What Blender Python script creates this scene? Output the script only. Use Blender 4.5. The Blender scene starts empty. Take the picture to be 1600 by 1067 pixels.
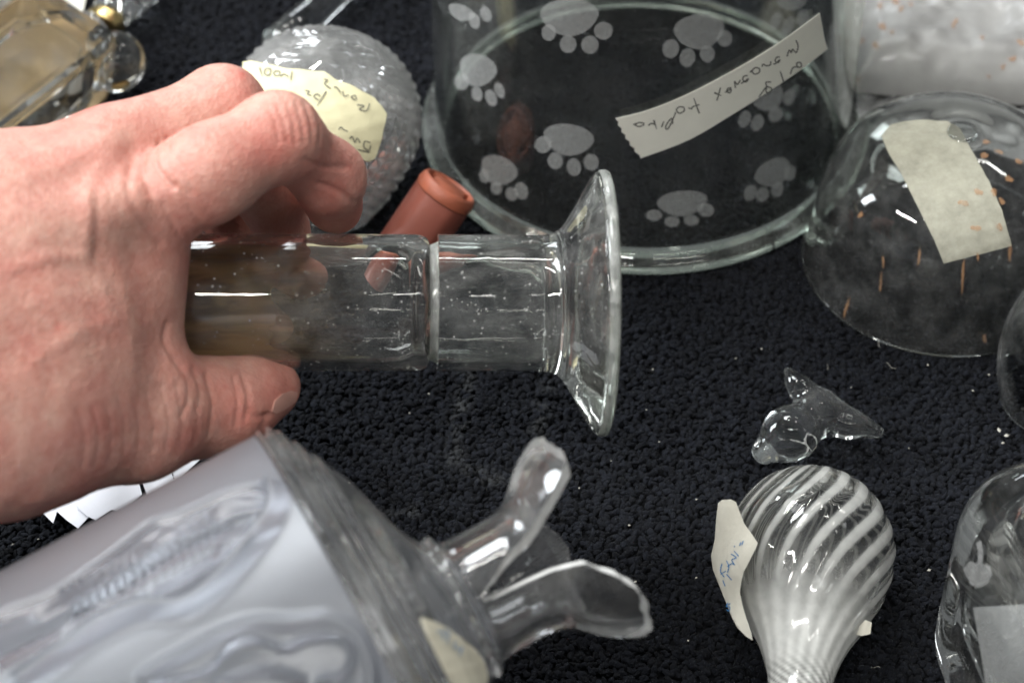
import bpy, bmesh, math, random
import numpy as np
from mathutils import Vector, Matrix
from mathutils.bvhtree import BVHTree

random.seed(7); RNG = np.random.default_rng(7)
scene = bpy.context.scene
COL = scene.collection

# ------------------------------------------------------------------ camera
PITCH = math.radians(45)
CAM = Vector((0, -0.5515, 0.5515))
RIGHT = Vector((1, 0, 0)); UP = Vector((0, math.sin(PITCH), math.cos(PITCH))); FWD = Vector((0, math.cos(PITCH), -math.sin(PITCH)))
LENS, SENSOR = 50.0, 22.2
F = 1600 * LENS / SENSOR
cd = bpy.data.cameras.new('camera'); cam = bpy.data.objects.new('camera', cd); COL.objects.link(cam)
cd.lens = LENS; cd.sensor_width = SENSOR; cd.clip_start = 0.02; cd.clip_end = 20
cam.location = CAM; cam.rotation_euler = (math.radians(90) - PITCH, 0, 0)
cd.dof.use_dof = True; cd.dof.focus_distance = 0.695; cd.dof.aperture_fstop = 7.2
scene.camera = cam

# ------------------------------------------------------------------ light
world = bpy.data.worlds.new('World'); scene.world = world; world.use_nodes = True
wb = world.node_tree.nodes['Background']
wb.inputs[0].default_value = (0.93, 0.97, 1.0, 1); wb.inputs[1].default_value = 0.11
def area(name, loc, target, sx, sy, power, col):
    l = bpy.data.lights.new(name, 'AREA'); l.shape = 'RECTANGLE'; l.size = sx; l.size_y = sy
    l.energy = power; l.color = col
    o = bpy.data.objects.new(name, l); COL.objects.link(o); o.location = loc
    o.rotation_euler = (Vector(target) - Vector(loc)).to_track_quat('-Z', 'Y').to_euler()
    return o
area('window_and_sparkle_light', (-0.85, 0.75, 1.95), (0, 0, 0), 0.7, 0.6, 30, (0.95, 0.98, 1.0))
area('window_and_sparkle_light', (-1.9, 0.45, 0.95), (0, 0, 0), 0.55, 0.6, 27, (0.90, 0.95, 1.0))
area('window_and_sparkle_light', (-0.5, 2.2, 1.0), (0, 0, 0), 0.6, 0.5, 9, (0.90, 0.95, 1.0))  # added low lamp behind, puts sparkle on the glass rims; no known window
area('window_and_sparkle_light', (1.8, -0.3, 1.1), (0, 0, 0), 0.3, 0.3, 0.7, (0.93, 0.97, 1.0))  # small added lamp at the right, only for glints in the glass
for tx_, ty_, tz_, pw_ in ((-1.15, -0.75, 1.45, 12), (-0.35, -0.95, 1.5, 10), (0.50, -0.95, 1.6, 1.6), (-0.3, 0.30, 1.85, 6), (0.65, 0.30, 1.85, 2.4), (-0.1, 1.05, 1.85, 4), (0.90, 1.05, 1.85, 2.4)):
    area('ceiling_tube', (tx_, ty_, tz_), (tx_ * 0.4, ty_ * 0.1, 0), 0.62, 0.05, pw_, (1, 0.98, 0.94))
scene.view_settings.view_transform = 'Standard'; scene.view_settings.look = 'None'
scene.view_settings.exposure = 0.42; scene.view_settings.gamma = 1.0
cy = scene.cycles
cy.max_bounces = 18; cy.transmission_bounces = 16; cy.glossy_bounces = 8; cy.transparent_max_bounces = 24; cy.diffuse_bounces = 4
cy.use_denoising = True; cy.sample_clamp_indirect = 6.0; cy.blur_glossy = 0.4

# ------------------------------------------------------------------ placing helpers
def ray(px, py):
    return FWD + RIGHT * ((px - 800) / F) + UP * (-(py - 533.5) / F)
def at(px, py, d):
    return CAM + ray(px, py) * d
def ground(px, py, z=0.0):
    r = ray(px, py); return CAM + r * ((z - CAM.z) / r.z)
def project(P):
    """world points (n,3) -> pixel x, y, depth"""
    Q = np.asarray(P) - np.array(CAM)
    d = Q @ np.array(FWD); return 800 + F * (Q @ np.array(RIGHT)) / d, 533.5 - F * (Q @ np.array(UP)) / d, d
def frame(origin, axis, ref=(0, 0, 1)):
    """matrix whose Z is axis and X is as near ref as can be"""
    z = Vector(axis).normalized(); x = Vector(ref); x = (x - z * x.dot(z)).normalized(); y = z.cross(x)
    m = Matrix((x, y, z)).transposed().to_4x4(); m.translation = Vector(origin); return m

# ------------------------------------------------------------------ object helpers
ORG = {}
def tag(o, label=None, cat=None, group=None, kind=None):
    if label: o['label'] = label
    if cat: o['category'] = cat
    if group: o['group'] = group
    if kind: o['kind'] = kind
    return o
def thing(name, loc, label, cat, group=None):
    o = bpy.data.objects.new(name, None); COL.objects.link(o); o.location = loc; o.empty_display_size = 0.02
    ORG[o] = Vector(loc); return tag(o, label, cat, group)
def add(name, me, mat, parent=None, smooth=True, angle=None):
    o = bpy.data.objects.new(name, me); COL.objects.link(o)
    me.materials.append(mat)
    if smooth: me.polygons.foreach_set('use_smooth', [True] * len(me.polygons))
    if angle: me.set_sharp_from_angle(angle=math.radians(angle))
    if parent:
        o.parent = parent; o.matrix_parent_inverse = Matrix.Translation(-ORG.get(parent, Vector())); ORG[o] = Vector()
    else:
        n = len(me.vertices); a = np.empty(n * 3); me.vertices.foreach_get('co', a); a = a.reshape(-1, 3)
        c = Vector(((a[:, 0].min() + a[:, 0].max()) / 2, (a[:, 1].min() + a[:, 1].max()) / 2, a[:, 2].min()))
        me.transform(Matrix.Translation(-c)); o.location = c; ORG[o] = c
    return o
def pymesh(name, verts, faces, fix=True):
    me = bpy.data.meshes.new(name); me.from_pydata([tuple(v) for v in verts], [], [tuple(f) for f in faces]); me.update()
    if fix:
        bm = bmesh.new(); bm.from_mesh(me); bmesh.ops.recalc_face_normals(bm, faces=bm.faces); bm.to_mesh(me); bm.free()
    return me
def npmesh(name, V, Q):
    me = bpy.data.meshes.new(name); n = len(V); m = len(Q); k = Q.shape[1]
    me.vertices.add(n); me.vertices.foreach_set('co', np.ascontiguousarray(V, dtype=np.float32).ravel())
    me.loops.add(m * k); me.loops.foreach_set('vertex_index', np.ascontiguousarray(Q, dtype=np.int32).ravel())
    me.polygons.add(m); me.polygons.foreach_set('loop_start', np.arange(0, m * k, k, dtype=np.int32))
    me.update(calc_edges=True); me.validate(); return me
def spline(pts, n):
    """Catmull-Rom through points, n samples"""
    P = np.array([pts[0]] + list(pts) + [pts[-1]], float); out = []
    m = len(pts) - 1
    for u in np.linspace(0, m - 1e-9, n):
        i = int(u); t = u - i; a, b, c, d = P[i:i + 4]
        out.append(0.5 * (2 * b + (c - a) * t + (2 * a - 5 * b + 4 * c - d) * t * t + (3 * b - a - 3 * c + d) * t ** 3))
    return np.array(out)
def lathe_mesh(name, prof, M, n=96, closed=True):
    """prof: (r, z) list. closed: a loop (a shell); else ends must have r = 0"""
    V = []; Fc = []; rings = []
    for r, z in prof:
        if r < 1e-7: rings.append([len(V)]); V.append(M @ Vector((0, 0, z)))
        else:
            rings.append(list(range(len(V), len(V) + n)))
            for k in range(n):
                a = 2 * math.pi * k / n; V.append(M @ Vector((r * math.cos(a), r * math.sin(a), z)))
    m = len(rings)
    for i in range(m if closed else m - 1):
        A = rings[i]; B = rings[(i + 1) % m]
        for k in range(n):
            k2 = (k + 1) % n
            if len(A) == 1 and len(B) == 1: continue
            if len(A) == 1: Fc.append((A[0], B[k2], B[k]))
            elif len(B) == 1: Fc.append((A[k], A[k2], B[0]))
            else: Fc.append((A[k], A[k2], B[k2], B[k]))
    return pymesh(name, V, Fc)
def bvh_of(me, M=None):
    return BVHTree.FromPolygons([(M @ v.co) if M else v.co.copy() for v in me.vertices], [tuple(p.vertices) for p in me.polygons])
def grid2d(poly, cut):
    bm = bmesh.new(); vs = [bm.verts.new((x, y, 0)) for x, y in poly]; bm.faces.new(vs)
    xs = [p[0] for p in poly]; ys = [p[1] for p in poly]
    for ax, lo, hi in ((0, min(xs), max(xs)), (1, min(ys), max(ys))):
        c = lo + cut
        while c < hi:
            co = [0, 0, 0]; co[ax] = c; no = [0, 0, 0]; no[ax] = 1
            bmesh.ops.bisect_plane(bm, geom=bm.verts[:] + bm.edges[:] + bm.faces[:], plane_co=co, plane_no=no, dist=1e-4); c += cut
    bm.verts.ensure_lookup_table(); bm.verts.index_update()
    P = [(v.co.x, v.co.y) for v in bm.verts]; Fc = [[v.index for v in f.verts] for f in bm.faces]; bm.free(); return P, Fc
def slab(name, top, faces, thick_vecs):
    """closed sheet from top points and per-vertex offset vectors to its underside"""
    n = len(top); V = list(top) + [p + t for p, t in zip(top, thick_vecs)]
    E = {}
    for f in faces:
        for a, b in zip(f, f[1:] + f[:1]): E[(a, b)] = 1
    Fc = [tuple(f) for f in faces] + [tuple(i + n for i in reversed(f)) for f in faces]
    for (a, b) in E:
        if (b, a) not in E: Fc.append((b, a, a + n, b + n))
    return pymesh(name, V, Fc)
def wrap_patch(name, poly, bvh, off, thick, mat, parent, cut=8, wave=0.0):
    P, Fc = grid2d(poly, cut); top = []; th = []; bad = set()
    for i, (x, y) in enumerate(P):
        r = ray(x, y); loc, no, _, _ = bvh.ray_cast(CAM, r.normalized())
        if loc is None: bad.add(i); top.append(Vector()); th.append(Vector()); continue
        if no.dot(r) > 0: no = -no
        w = wave * math.sin(x * 0.13 + y * 0.09) * math.sin(y * 0.17 - x * 0.05)
        top.append(loc + no * (off + thick + w)); th.append(-no * thick)
    Fc = [f for f in Fc if not any(i in bad for i in f)]
    used = sorted({i for f in Fc for i in f}); mp = {i: k for k, i in enumerate(used)}
    Fc = [[mp[i] for i in f] for f in Fc]
    if not Fc: return None
    return add(name, slab(name, [top[i] for i in used], Fc, [th[i] for i in used]), mat, parent, True, 50)
def surf_point(bvh, x, y, off):
    r = ray(x, y); loc, no, _, _ = bvh.ray_cast(CAM, r.normalized())
    if loc is None: return None
    if no.dot(r) > 0: no = -no
    return loc + no * off
def strokes(name, lines, w, fn, mat, parent):
    """ink: thin ribbons along pixel polylines; fn(x, y) gives the point on the surface"""
    V = []; Fc = []
    for ln in lines:
        pts = spline(ln, max(4, len(ln) * 5)) if len(ln) > 2 else np.array(ln, float)
        prev = None
        for i, p in enumerate(pts):
            a = pts[max(0, i - 1)]; b = pts[min(len(pts) - 1, i + 1)]; t = b - a; l = np.hypot(*t) or 1
            nrm = np.array((-t[1], t[0])) / l * w / 2 * (0.75 + 0.35 * math.sin(i * 1.3 + len(V)))
            A = fn(*(p + nrm)); B = fn(*(p - nrm))
            if A is None or B is None: prev = None; continue
            V += [A, B]
            if prev is not None: Fc.append((prev, prev + 1, len(V) - 1, len(V) - 2))
            prev = len(V) - 2
    return add(name, pymesh(name, V, Fc, False), mat, parent, True)
def ell(cx, cy_, rx, ry, rot=0, n=22, sq=0.0):
    c, s = math.cos(rot), math.sin(rot); out = []; p1, p2 = cx * 1.7, cy_ * 2.3
    for k in range(n):
        a = 2 * math.pi * k / n; q = 1 + sq * (math.sin(2 * a + p1) + 0.7 * math.sin(3 * a + p2) + 0.5 * math.sin(5 * a + p1 * p2)); x = rx * q * math.cos(a); y = ry * q * math.sin(a)
        out.append((cx + x * c - y * s, cy_ + x * s + y * c))
    return out

# ------------------------------------------------------------------ noise and surface nets (numpy)
LAT = RNG.random((32, 32, 32)).astype(np.float32)
def vnoise(P, scale):
    q = np.asarray(P, np.float32) * scale; i = np.floor(q).astype(int); f = q - i; f = f * f * (3 - 2 * f); i &= 31; j = (i + 1) & 31
    x0, y0, z0 = i.T; x1, y1, z1 = j.T; fx, fy, fz = f.T
    a = LAT[x0, y0, z0] * (1 - fx) + LAT[x1, y0, z0] * fx; b = LAT[x0, y1, z0] * (1 - fx) + LAT[x1, y1, z0] * fx
    c = LAT[x0, y0, z1] * (1 - fx) + LAT[x1, y0, z1] * fx; d = LAT[x0, y1, z1] * (1 - fx) + LAT[x1, y1, z1] * fx
    return (a * (1 - fy) + b * fy) * (1 - fz) + (c * (1 - fy) + d * fy) * fz - 0.5
def surface_nets(val, lo, h):
    nx, ny, nz = val.shape; sh = (nx - 1, ny - 1, nz - 1)
    acc = np.zeros(sh + (3,), np.float32); cnt = np.zeros(sh, np.float32); ins = val < 0
    def sl(o): return tuple(slice(o[k], o[k] + sh[k]) for k in range(3))
    for ax in range(3):
        o1, o2 = [k for k in range(3) if k != ax]
        for u in (0, 1):
            for v in (0, 1):
                a = [0, 0, 0]; a[o1] = u; a[o2] = v; b = list(a); b[ax] = 1
                m = ins[sl(a)] != ins[sl(b)]; va = val[sl(a)][m]; vb = val[sl(b)][m]
                acc[m, ax] += va / (va - vb); acc[m, o1] += u; acc[m, o2] += v; cnt[m] += 1
    act = cnt > 0; idx = -np.ones(sh, np.int32); idx[act] = np.arange(act.sum())
    V = np.argwhere(act).astype(np.float32) + acc[act] / cnt[act][:, None]; V = np.array(lo) + V * h
    Q = []
    for ax in range(3):
        o1, o2 = [(1, 2), (2, 0), (0, 1)][ax]
        a = [slice(1, -1)] * 3; a[ax] = slice(0, -1); b = list(a); b[ax] = slice(1, None)
        s0 = ins[tuple(a)]; s1 = ins[tuple(b)]
        for flip in (0, 1):
            w = np.argwhere((s0 & ~s1) if not flip else (~s0 & s1)); off = np.ones(3, int); off[ax] = 0; w = w + off
            e1 = np.zeros(3, int); e1[o1] = 1; e2 = np.zeros(3, int); e2[o2] = 1
            g = [idx[tuple((w - d).T)] for d in (e1 + e2, e2, 0 * e1, e1)]
            Q.append(np.stack(g if not flip else g[::-1], 1))
    Q = np.concatenate(Q); Q = Q[(Q >= 0).all(1)]
    return V, Q
def cone(P, a, b, ra, rb):
    """distance to a tapered capsule"""
    a = np.array(a, np.float32); b = np.array(b, np.float32); ba = b - a; l2 = float(ba @ ba)
    t = np.clip(((P - a) @ ba) / l2, 0, 1)
    return np.linalg.norm(P - a - t[..., None] * ba, axis=-1) - (ra + (rb - ra) * t)
def smin(a, b, k):
    h = np.maximum(k - np.abs(a - b), 0) / k; return np.minimum(a, b) - h * h * k * 0.25
def sgrid(lo, hi, h):
    ax = [np.arange(lo[k], hi[k] + h, h, dtype=np.float32) for k in range(3)]
    return np.stack(np.meshgrid(*ax, indexing='ij'), -1)
def polydist(X, Y, pts):
    D = np.full(X.shape, 1e9); p = np.array(pts, float)
    for a, b in zip(p[:-1], p[1:]):
        ba = b - a; t = np.clip(((X - a[0]) * ba[0] + (Y - a[1]) * ba[1]) / (ba @ ba), 0, 1)
        D = np.minimum(D, np.hypot(X - a[0] - t * ba[0], Y - a[1] - t * ba[1]))
    return D

# ------------------------------------------------------------------ materials
def new_mat(name):
    m = bpy.data.materials.new(name); m.use_nodes = True; nt = m.node_tree; nt.nodes.clear()
    out = nt.nodes.new('ShaderNodeOutputMaterial'); return m, nt, out
def N(nt, typ, ins=None, **props):
    n = nt.nodes.new(typ)
    for k, v in props.items(): setattr(n, k, v)
    for k, v in (ins or {}).items():
        s = n.inputs[k]
        if hasattr(v, 'is_output') or isinstance(v, bpy.types.NodeSocket): nt.links.new(v, s)
        else: s.default_value = v
    return n
def ramp(nt, fac, stops):
    n = nt.nodes.new('ShaderNodeValToRGB'); nt.links.new(fac, n.inputs[0]); el = n.color_ramp.elements
    while len(el) < len(stops): el.new(0.5)
    for e, (p, c) in zip(el, stops): e.position = p; e.color = c if len(c) == 4 else (*c, 1)
    return n.outputs[0]
def g4(v): return (v, v, v, 1)
def coords(nt): return nt.nodes.new('ShaderNodeNewGeometry').outputs['Position']
def glass(name, col=(0.985, 0.995, 0.99), rough=0.0, dust=0.05, specks=0.0, wav=0.0, ior=1.5, dscale=60, haze=0.0):
    m, nt, out = new_mat(name); pos = coords(nt)
    g = N(nt, 'ShaderNodeBsdfGlass', {'Color': (*col, 1), 'Roughness': rough, 'IOR': ior})
    if wav:
        nz = N(nt, 'ShaderNodeTexNoise', {'Vector': pos, 'Scale': 55.0, 'Detail': 2.0})
        b = N(nt, 'ShaderNodeBump', {'Strength': wav, 'Distance': 0.002, 'Height': nz.outputs[0]}); nt.links.new(b.outputs[0], g.inputs['Normal'])
    n1 = N(nt, 'ShaderNodeTexNoise', {'Vector': pos, 'Scale': float(dscale), 'Detail': 6.0, 'Roughness': 0.65})
    f = ramp(nt, n1.outputs[0], [(0.42, g4(haze)), (0.75, g4(dust + haze))])
    if specks:
        v = N(nt, 'ShaderNodeTexVoronoi', {'Vector': pos, 'Scale': 420.0})
        sp = ramp(nt, v.outputs['Distance'], [(0.06, g4(specks)), (0.16, g4(0))])
        n2 = N(nt, 'ShaderNodeTexNoise', {'Vector': pos, 'Scale': 150.0, 'Detail': 2.0})
        sp2 = N(nt, 'ShaderNodeMath', {0: sp, 1: ramp(nt, n2.outputs[0], [(0.45, g4(0)), (0.6, g4(1))])}, operation='MULTIPLY')
        f = N(nt, 'ShaderNodeMath', {0: f, 1: sp2.outputs[0]}, operation='ADD', use_clamp=True).outputs[0]
    d = N(nt, 'ShaderNodeBsdfDiffuse', {'Color': (0.78, 0.78, 0.76, 1)})
    mx = N(nt, 'ShaderNodeMixShader', {0: f, 1: g.outputs[0], 2: d.outputs[0]}); nt.links.new(mx.outputs[0], out.inputs[0]); return m
def solid(name, col, rough=0.6, var=0.12, scale=80, spec=0.5, bump=0.0, bscale=300, col2=None, trans=0.0, coat=0.0):
    m, nt, out = new_mat(name); pos = coords(nt)
    nz = N(nt, 'ShaderNodeTexNoise', {'Vector': pos, 'Scale': float(scale), 'Detail': 5.0, 'Roughness': 0.6})
    c2 = col2 or tuple(c * (1 - var) for c in col)
    c = ramp(nt, nz.outputs[0], [(0.35, col), (0.7, c2)])
    p = N(nt, 'ShaderNodeBsdfPrincipled', {'Base Color': c, 'Roughness': rough, 'Specular IOR Level': spec, 'Coat Weight': coat})
    if bump:
        nb = N(nt, 'ShaderNodeTexNoise', {'Vector': pos, 'Scale': float(bscale), 'Detail': 4.0})
        b = N(nt, 'ShaderNodeBump', {'Strength': bump, 'Distance': 0.001, 'Height': nb.outputs[0]}); nt.links.new(b.outputs[0], p.inputs['Normal'])
    sh = p.outputs[0]
    if trans:
        t = N(nt, 'ShaderNodeBsdfTranslucent', {'Color': c}); sh = N(nt, 'ShaderNodeMixShader', {0: trans, 1: sh, 2: t.outputs[0]}).outputs[0]
    nt.links.new(sh, out.inputs[0]); return m
def veil(name, col, amount, rough=0.5, gloss=0.0, vs=160.0):
    """a thin film seen through: etched glass, plastic"""
    m, nt, out = new_mat(name); pos = coords(nt)
    nz = N(nt, 'ShaderNodeTexNoise', {'Vector': pos, 'Scale': vs, 'Detail': 6.0, 'Roughness': 0.7})
    f = ramp(nt, nz.outputs[0], [(0.3, g4(amount * 0.72)), (0.7, g4(min(1, amount * 1.25)))])
    d = N(nt, 'ShaderNodeBsdfDiffuse', {'Color': (*col, 1)}); t = N(nt, 'ShaderNodeBsdfTransparent')
    sh = N(nt, 'ShaderNodeMixShader', {0: f, 1: t.outputs[0], 2: d.outputs[0]}).outputs[0]
    if gloss:
        gl = N(nt, 'ShaderNodeBsdfGlossy', {'Roughness': rough}); fr = N(nt, 'ShaderNodeFresnel', {'IOR': 1.45})
        fm = N(nt, 'ShaderNodeMath', {0: fr.outputs[0], 1: gloss}, operation='MULTIPLY')
        sh = N(nt, 'ShaderNodeMixShader', {0: fm.outputs[0], 1: sh, 2: gl.outputs[0]}).outputs[0]
    nt.links.new(sh, out.inputs[0]); return m

M_CLEAR = glass('clear_glass', dust=0.06)
M_TUBE = glass('tube_glass', (0.99, 0.99, 0.98), dust=0.07, specks=0.7, dscale=90, haze=0.004)
M_FOOT = glass('foot_glass', (0.99, 0.996, 0.986), dust=0.08, specks=0.7, wav=0.22, dscale=90, haze=0.006)
M_RIM = glass('rim_glass', (0.96, 0.985, 0.955), rough=0.15, dust=0.25, dscale=200, haze=0.10)
M_JAR = glass('jar_glass', (0.97, 0.985, 0.97), dust=0.02, specks=0.12, haze=0.008)
M_JARRIM = glass('jar_rim_glass', (0.95, 0.985, 0.95), rough=0.05, dust=0.10, haze=0.02)
M_CUT = glass('cut_crystal', (0.99, 0.99, 0.99), rough=0.0, dust=0.20, haze=0.07, ior=1.62)
M_DOME = glass('dome_glass', dust=0.05, dscale=120, haze=0.012)
M_THICK = glass('thick_glass', (0.985, 0.99, 0.985), dust=0.06, wav=0.05)
M_BOTTLE = glass('bottle_glass', (0.985, 0.99, 0.985), dust=0.05)
M_SHOULDER = glass('shoulder_glass', (0.99, 0.992, 0.995), dust=0.09, wav=0.08, haze=0.016)
M_CHIP = glass('fracture_glass', (0.985, 0.99, 0.985), rough=0.18, dust=0.35, dscale=220, haze=0.62)
M_ETCH = veil('etched_glass', (0.72, 0.74, 0.73), 0.145, vs=900.0)
M_ETCH2 = veil('etched_motif', (0.78, 0.79, 0.78), 0.11)
M_TAPE = solid('white_tape', (0.82, 0.81, 0.74), 0.75, 0.05, 120, bump=0.15, trans=0.3)
M_TAPE2 = veil('masking_tape', (0.52, 0.51, 0.42), 0.62)
M_YEL = solid('yellow_paper', (0.66, 0.62, 0.40), 0.75, 0.08, 70, bump=0.2)
M_CREAM = solid('cream_paper', (0.74, 0.72, 0.63), 0.75, 0.12, 60, bump=0.3, trans=0.15)
M_OLD = solid('stained_label', (0.70, 0.66, 0.52), 0.6, 0.3, 90, bump=0.2)
M_PAPER = solid('white_paper', (0.86, 0.86, 0.90), 0.8, 0.03, 60, trans=0.1)
M_INK = solid('pencil_ink', (0.10, 0.10, 0.09), 0.7, 0.3, 900)
M_BLUE = solid('blue_ink', (0.05, 0.22, 0.50), 0.7, 0.3, 900)
M_BLACK = solid('black_ink', (0.02, 0.02, 0.02), 0.7)
M_RED = solid('red_brown_plastic', (0.24, 0.072, 0.050), 0.42, 0.10, 70, bump=0.06, bscale=500)
M_RED2 = solid('worn_red_plastic', (0.34, 0.095, 0.05), 0.5, 0.25, 160, bump=0.1, bscale=500)
M_RUST = veil('rust_stain', (0.62, 0.34, 0.17), 0.22)
M_GOLD = solid('brass', (0.80, 0.62, 0.28), 0.25); M_GOLD.node_tree.nodes['Principled BSDF'].inputs['Metallic'].default_value = 1.0
M_CARD = solid('cardboard', (0.42, 0.29, 0.14), 0.8, 0.18, 60, bump=0.2)
M_PORC = solid('porcelain', (0.82, 0.82, 0.80), 0.2, 0.04, 40)
M_WRAP = veil('plastic_wrap', (0.80, 0.80, 0.78), 0.62, 0.18, 1.0)
M_PACK = solid('wrapped_package', (0.33, 0.325, 0.315), 0.45, 0.3, 45, bump=0.5, bscale=90, coat=0.1)
M_BUB = veil('bubble_film', (0.62, 0.62, 0.62), 0.30, 0.12, 1.0)

# frosted glass
def frosted():
    m, nt, out = new_mat('frosted_glass'); pos = coords(nt)
    g = N(nt, 'ShaderNodeBsdfGlass', {'Color': (0.89, 0.91, 0.94, 1), 'Roughness': 0.34, 'IOR': 1.5})
    nz = N(nt, 'ShaderNodeTexNoise', {'Vector': pos, 'Scale': 2600.0, 'Detail': 2.0})
    b = N(nt, 'ShaderNodeBump', {'Strength': 0.12, 'Distance': 0.0006, 'Height': nz.outputs[0]}); nt.links.new(b.outputs[0], g.inputs['Normal'])
    d = N(nt, 'ShaderNodeBsdfPrincipled', {'Base Color': (0.42, 0.43, 0.46, 1), 'Roughness': 0.22, 'Normal': b.outputs[0]})
    pa = N(nt, 'ShaderNodeAttribute', attribute_name='polish')
    rg = N(nt, 'ShaderNodeMapRange', {0: pa.outputs['Fac'], 1: 0.0, 2: 1.0, 3: 0.34, 4: 0.20}); nt.links.new(rg.outputs[0], g.inputs['Roughness'])
    df = N(nt, 'ShaderNodeMapRange', {0: pa.outputs['Fac'], 1: 0.0, 2: 1.0, 3: 0.17, 4: 0.09})
    mx = N(nt, 'ShaderNodeMixShader', {0: df.outputs[0], 1: g.outputs[0], 2: d.outputs[0]}); nt.links.new(mx.outputs[0], out.inputs[0]); return m
M_FROST = frosted()
def swirl_mat():
    m, nt, out = new_mat('swirl_glass'); a = N(nt, 'ShaderNodeAttribute', attribute_name='stripe')
    pos = coords(nt); nz = N(nt, 'ShaderNodeTexNoise', {'Vector': pos, 'Scale': 260.0, 'Detail': 4.0})
    f = N(nt, 'ShaderNodeMath', {0: a.outputs['Fac'], 1: ramp(nt, nz.outputs[0], [(0.3, g4(0.8)), (0.6, g4(1))])}, operation='MULTIPLY')
    g = N(nt, 'ShaderNodeBsdfGlass', {'Color': (0.99, 0.99, 0.98, 1), 'Roughness': 0.0, 'IOR': 1.5})
    p = N(nt, 'ShaderNodeBsdfPrincipled', {'Base Color': (0.84, 0.85, 0.82, 1), 'Roughness': 0.10})
    t = N(nt, 'ShaderNodeBsdfTranslucent', {'Color': (0.8, 0.8, 0.78, 1)})
    w = N(nt, 'ShaderNodeMixShader', {0: 0.35, 1: p.outputs[0], 2: t.outputs[0]})
    mx = N(nt, 'ShaderNodeMixShader', {0: f.outputs[0], 1: g.outputs[0], 2: w.outputs[0]}); nt.links.new(mx.outputs[0], out.inputs[0]); return m
M_SWIRL = swirl_mat()
def skin_mat():
    m, nt, out = new_mat('skin'); pos = coords(nt)
    a = N(nt, 'ShaderNodeAttribute', attribute_name='tone')
    n1 = N(nt, 'ShaderNodeTexNoise', {'Vector': pos, 'Scale': 62.0, 'Detail': 5.0, 'Roughness': 0.65})
    n2 = N(nt, 'ShaderNodeTexNoise', {'Vector': pos, 'Scale': 420.0, 'Detail': 3.0})
    c1 = ramp(nt, n1.outputs[0], [(0.32, (0.57, 0.335, 0.265)), (0.5, (0.52, 0.245, 0.195)), (0.68, (0.47, 0.165, 0.135))])
    c2 = N(nt, 'ShaderNodeMix', {0: 0.35, 6: c1, 7: ramp(nt, n2.outputs[0], [(0.35, (0.46, 0.215, 0.165)), (0.65, (0.60, 0.365, 0.30))])}, data_type='RGBA')
    red = N(nt, 'ShaderNodeMix', {0: a.outputs['Fac'], 6: c2.outputs[2], 7: (0.50, 0.13, 0.10, 1)}, data_type='RGBA')
    v = N(nt, 'ShaderNodeTexVoronoi', {'Vector': pos, 'Scale': 850.0}, feature='F1')
    v2 = N(nt, 'ShaderNodeTexNoise', {'Vector': pos, 'Scale': 1500.0, 'Detail': 3.0})
    hh = N(nt, 'ShaderNodeMath', {0: v.outputs['Distance'], 1: v2.outputs[0]}, operation='ADD')
    b = N(nt, 'ShaderNodeBump', {'Strength': 0.25, 'Distance': 0.0006, 'Height': hh.outputs[0]})
    rr = ramp(nt, n2.outputs[0], [(0.3, g4(0.42)), (0.7, g4(0.58))])
    p = N(nt, 'ShaderNodeBsdfPrincipled', {'Base Color': red.outputs[2], 'Roughness': rr, 'Normal': b.outputs[0], 'Subsurface Weight': 0.22,
          'Subsurface Radius': (1.0, 0.35, 0.2), 'Subsurface Scale': 0.0028, 'Specular IOR Level': 0.45})
    nt.links.new(p.outputs[0], out.inputs[0]); return m
M_SKIN = skin_mat()
M_NAIL = solid('nail', (0.60, 0.32, 0.26), 0.3, 0.12, 200, coat=0.3)

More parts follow.
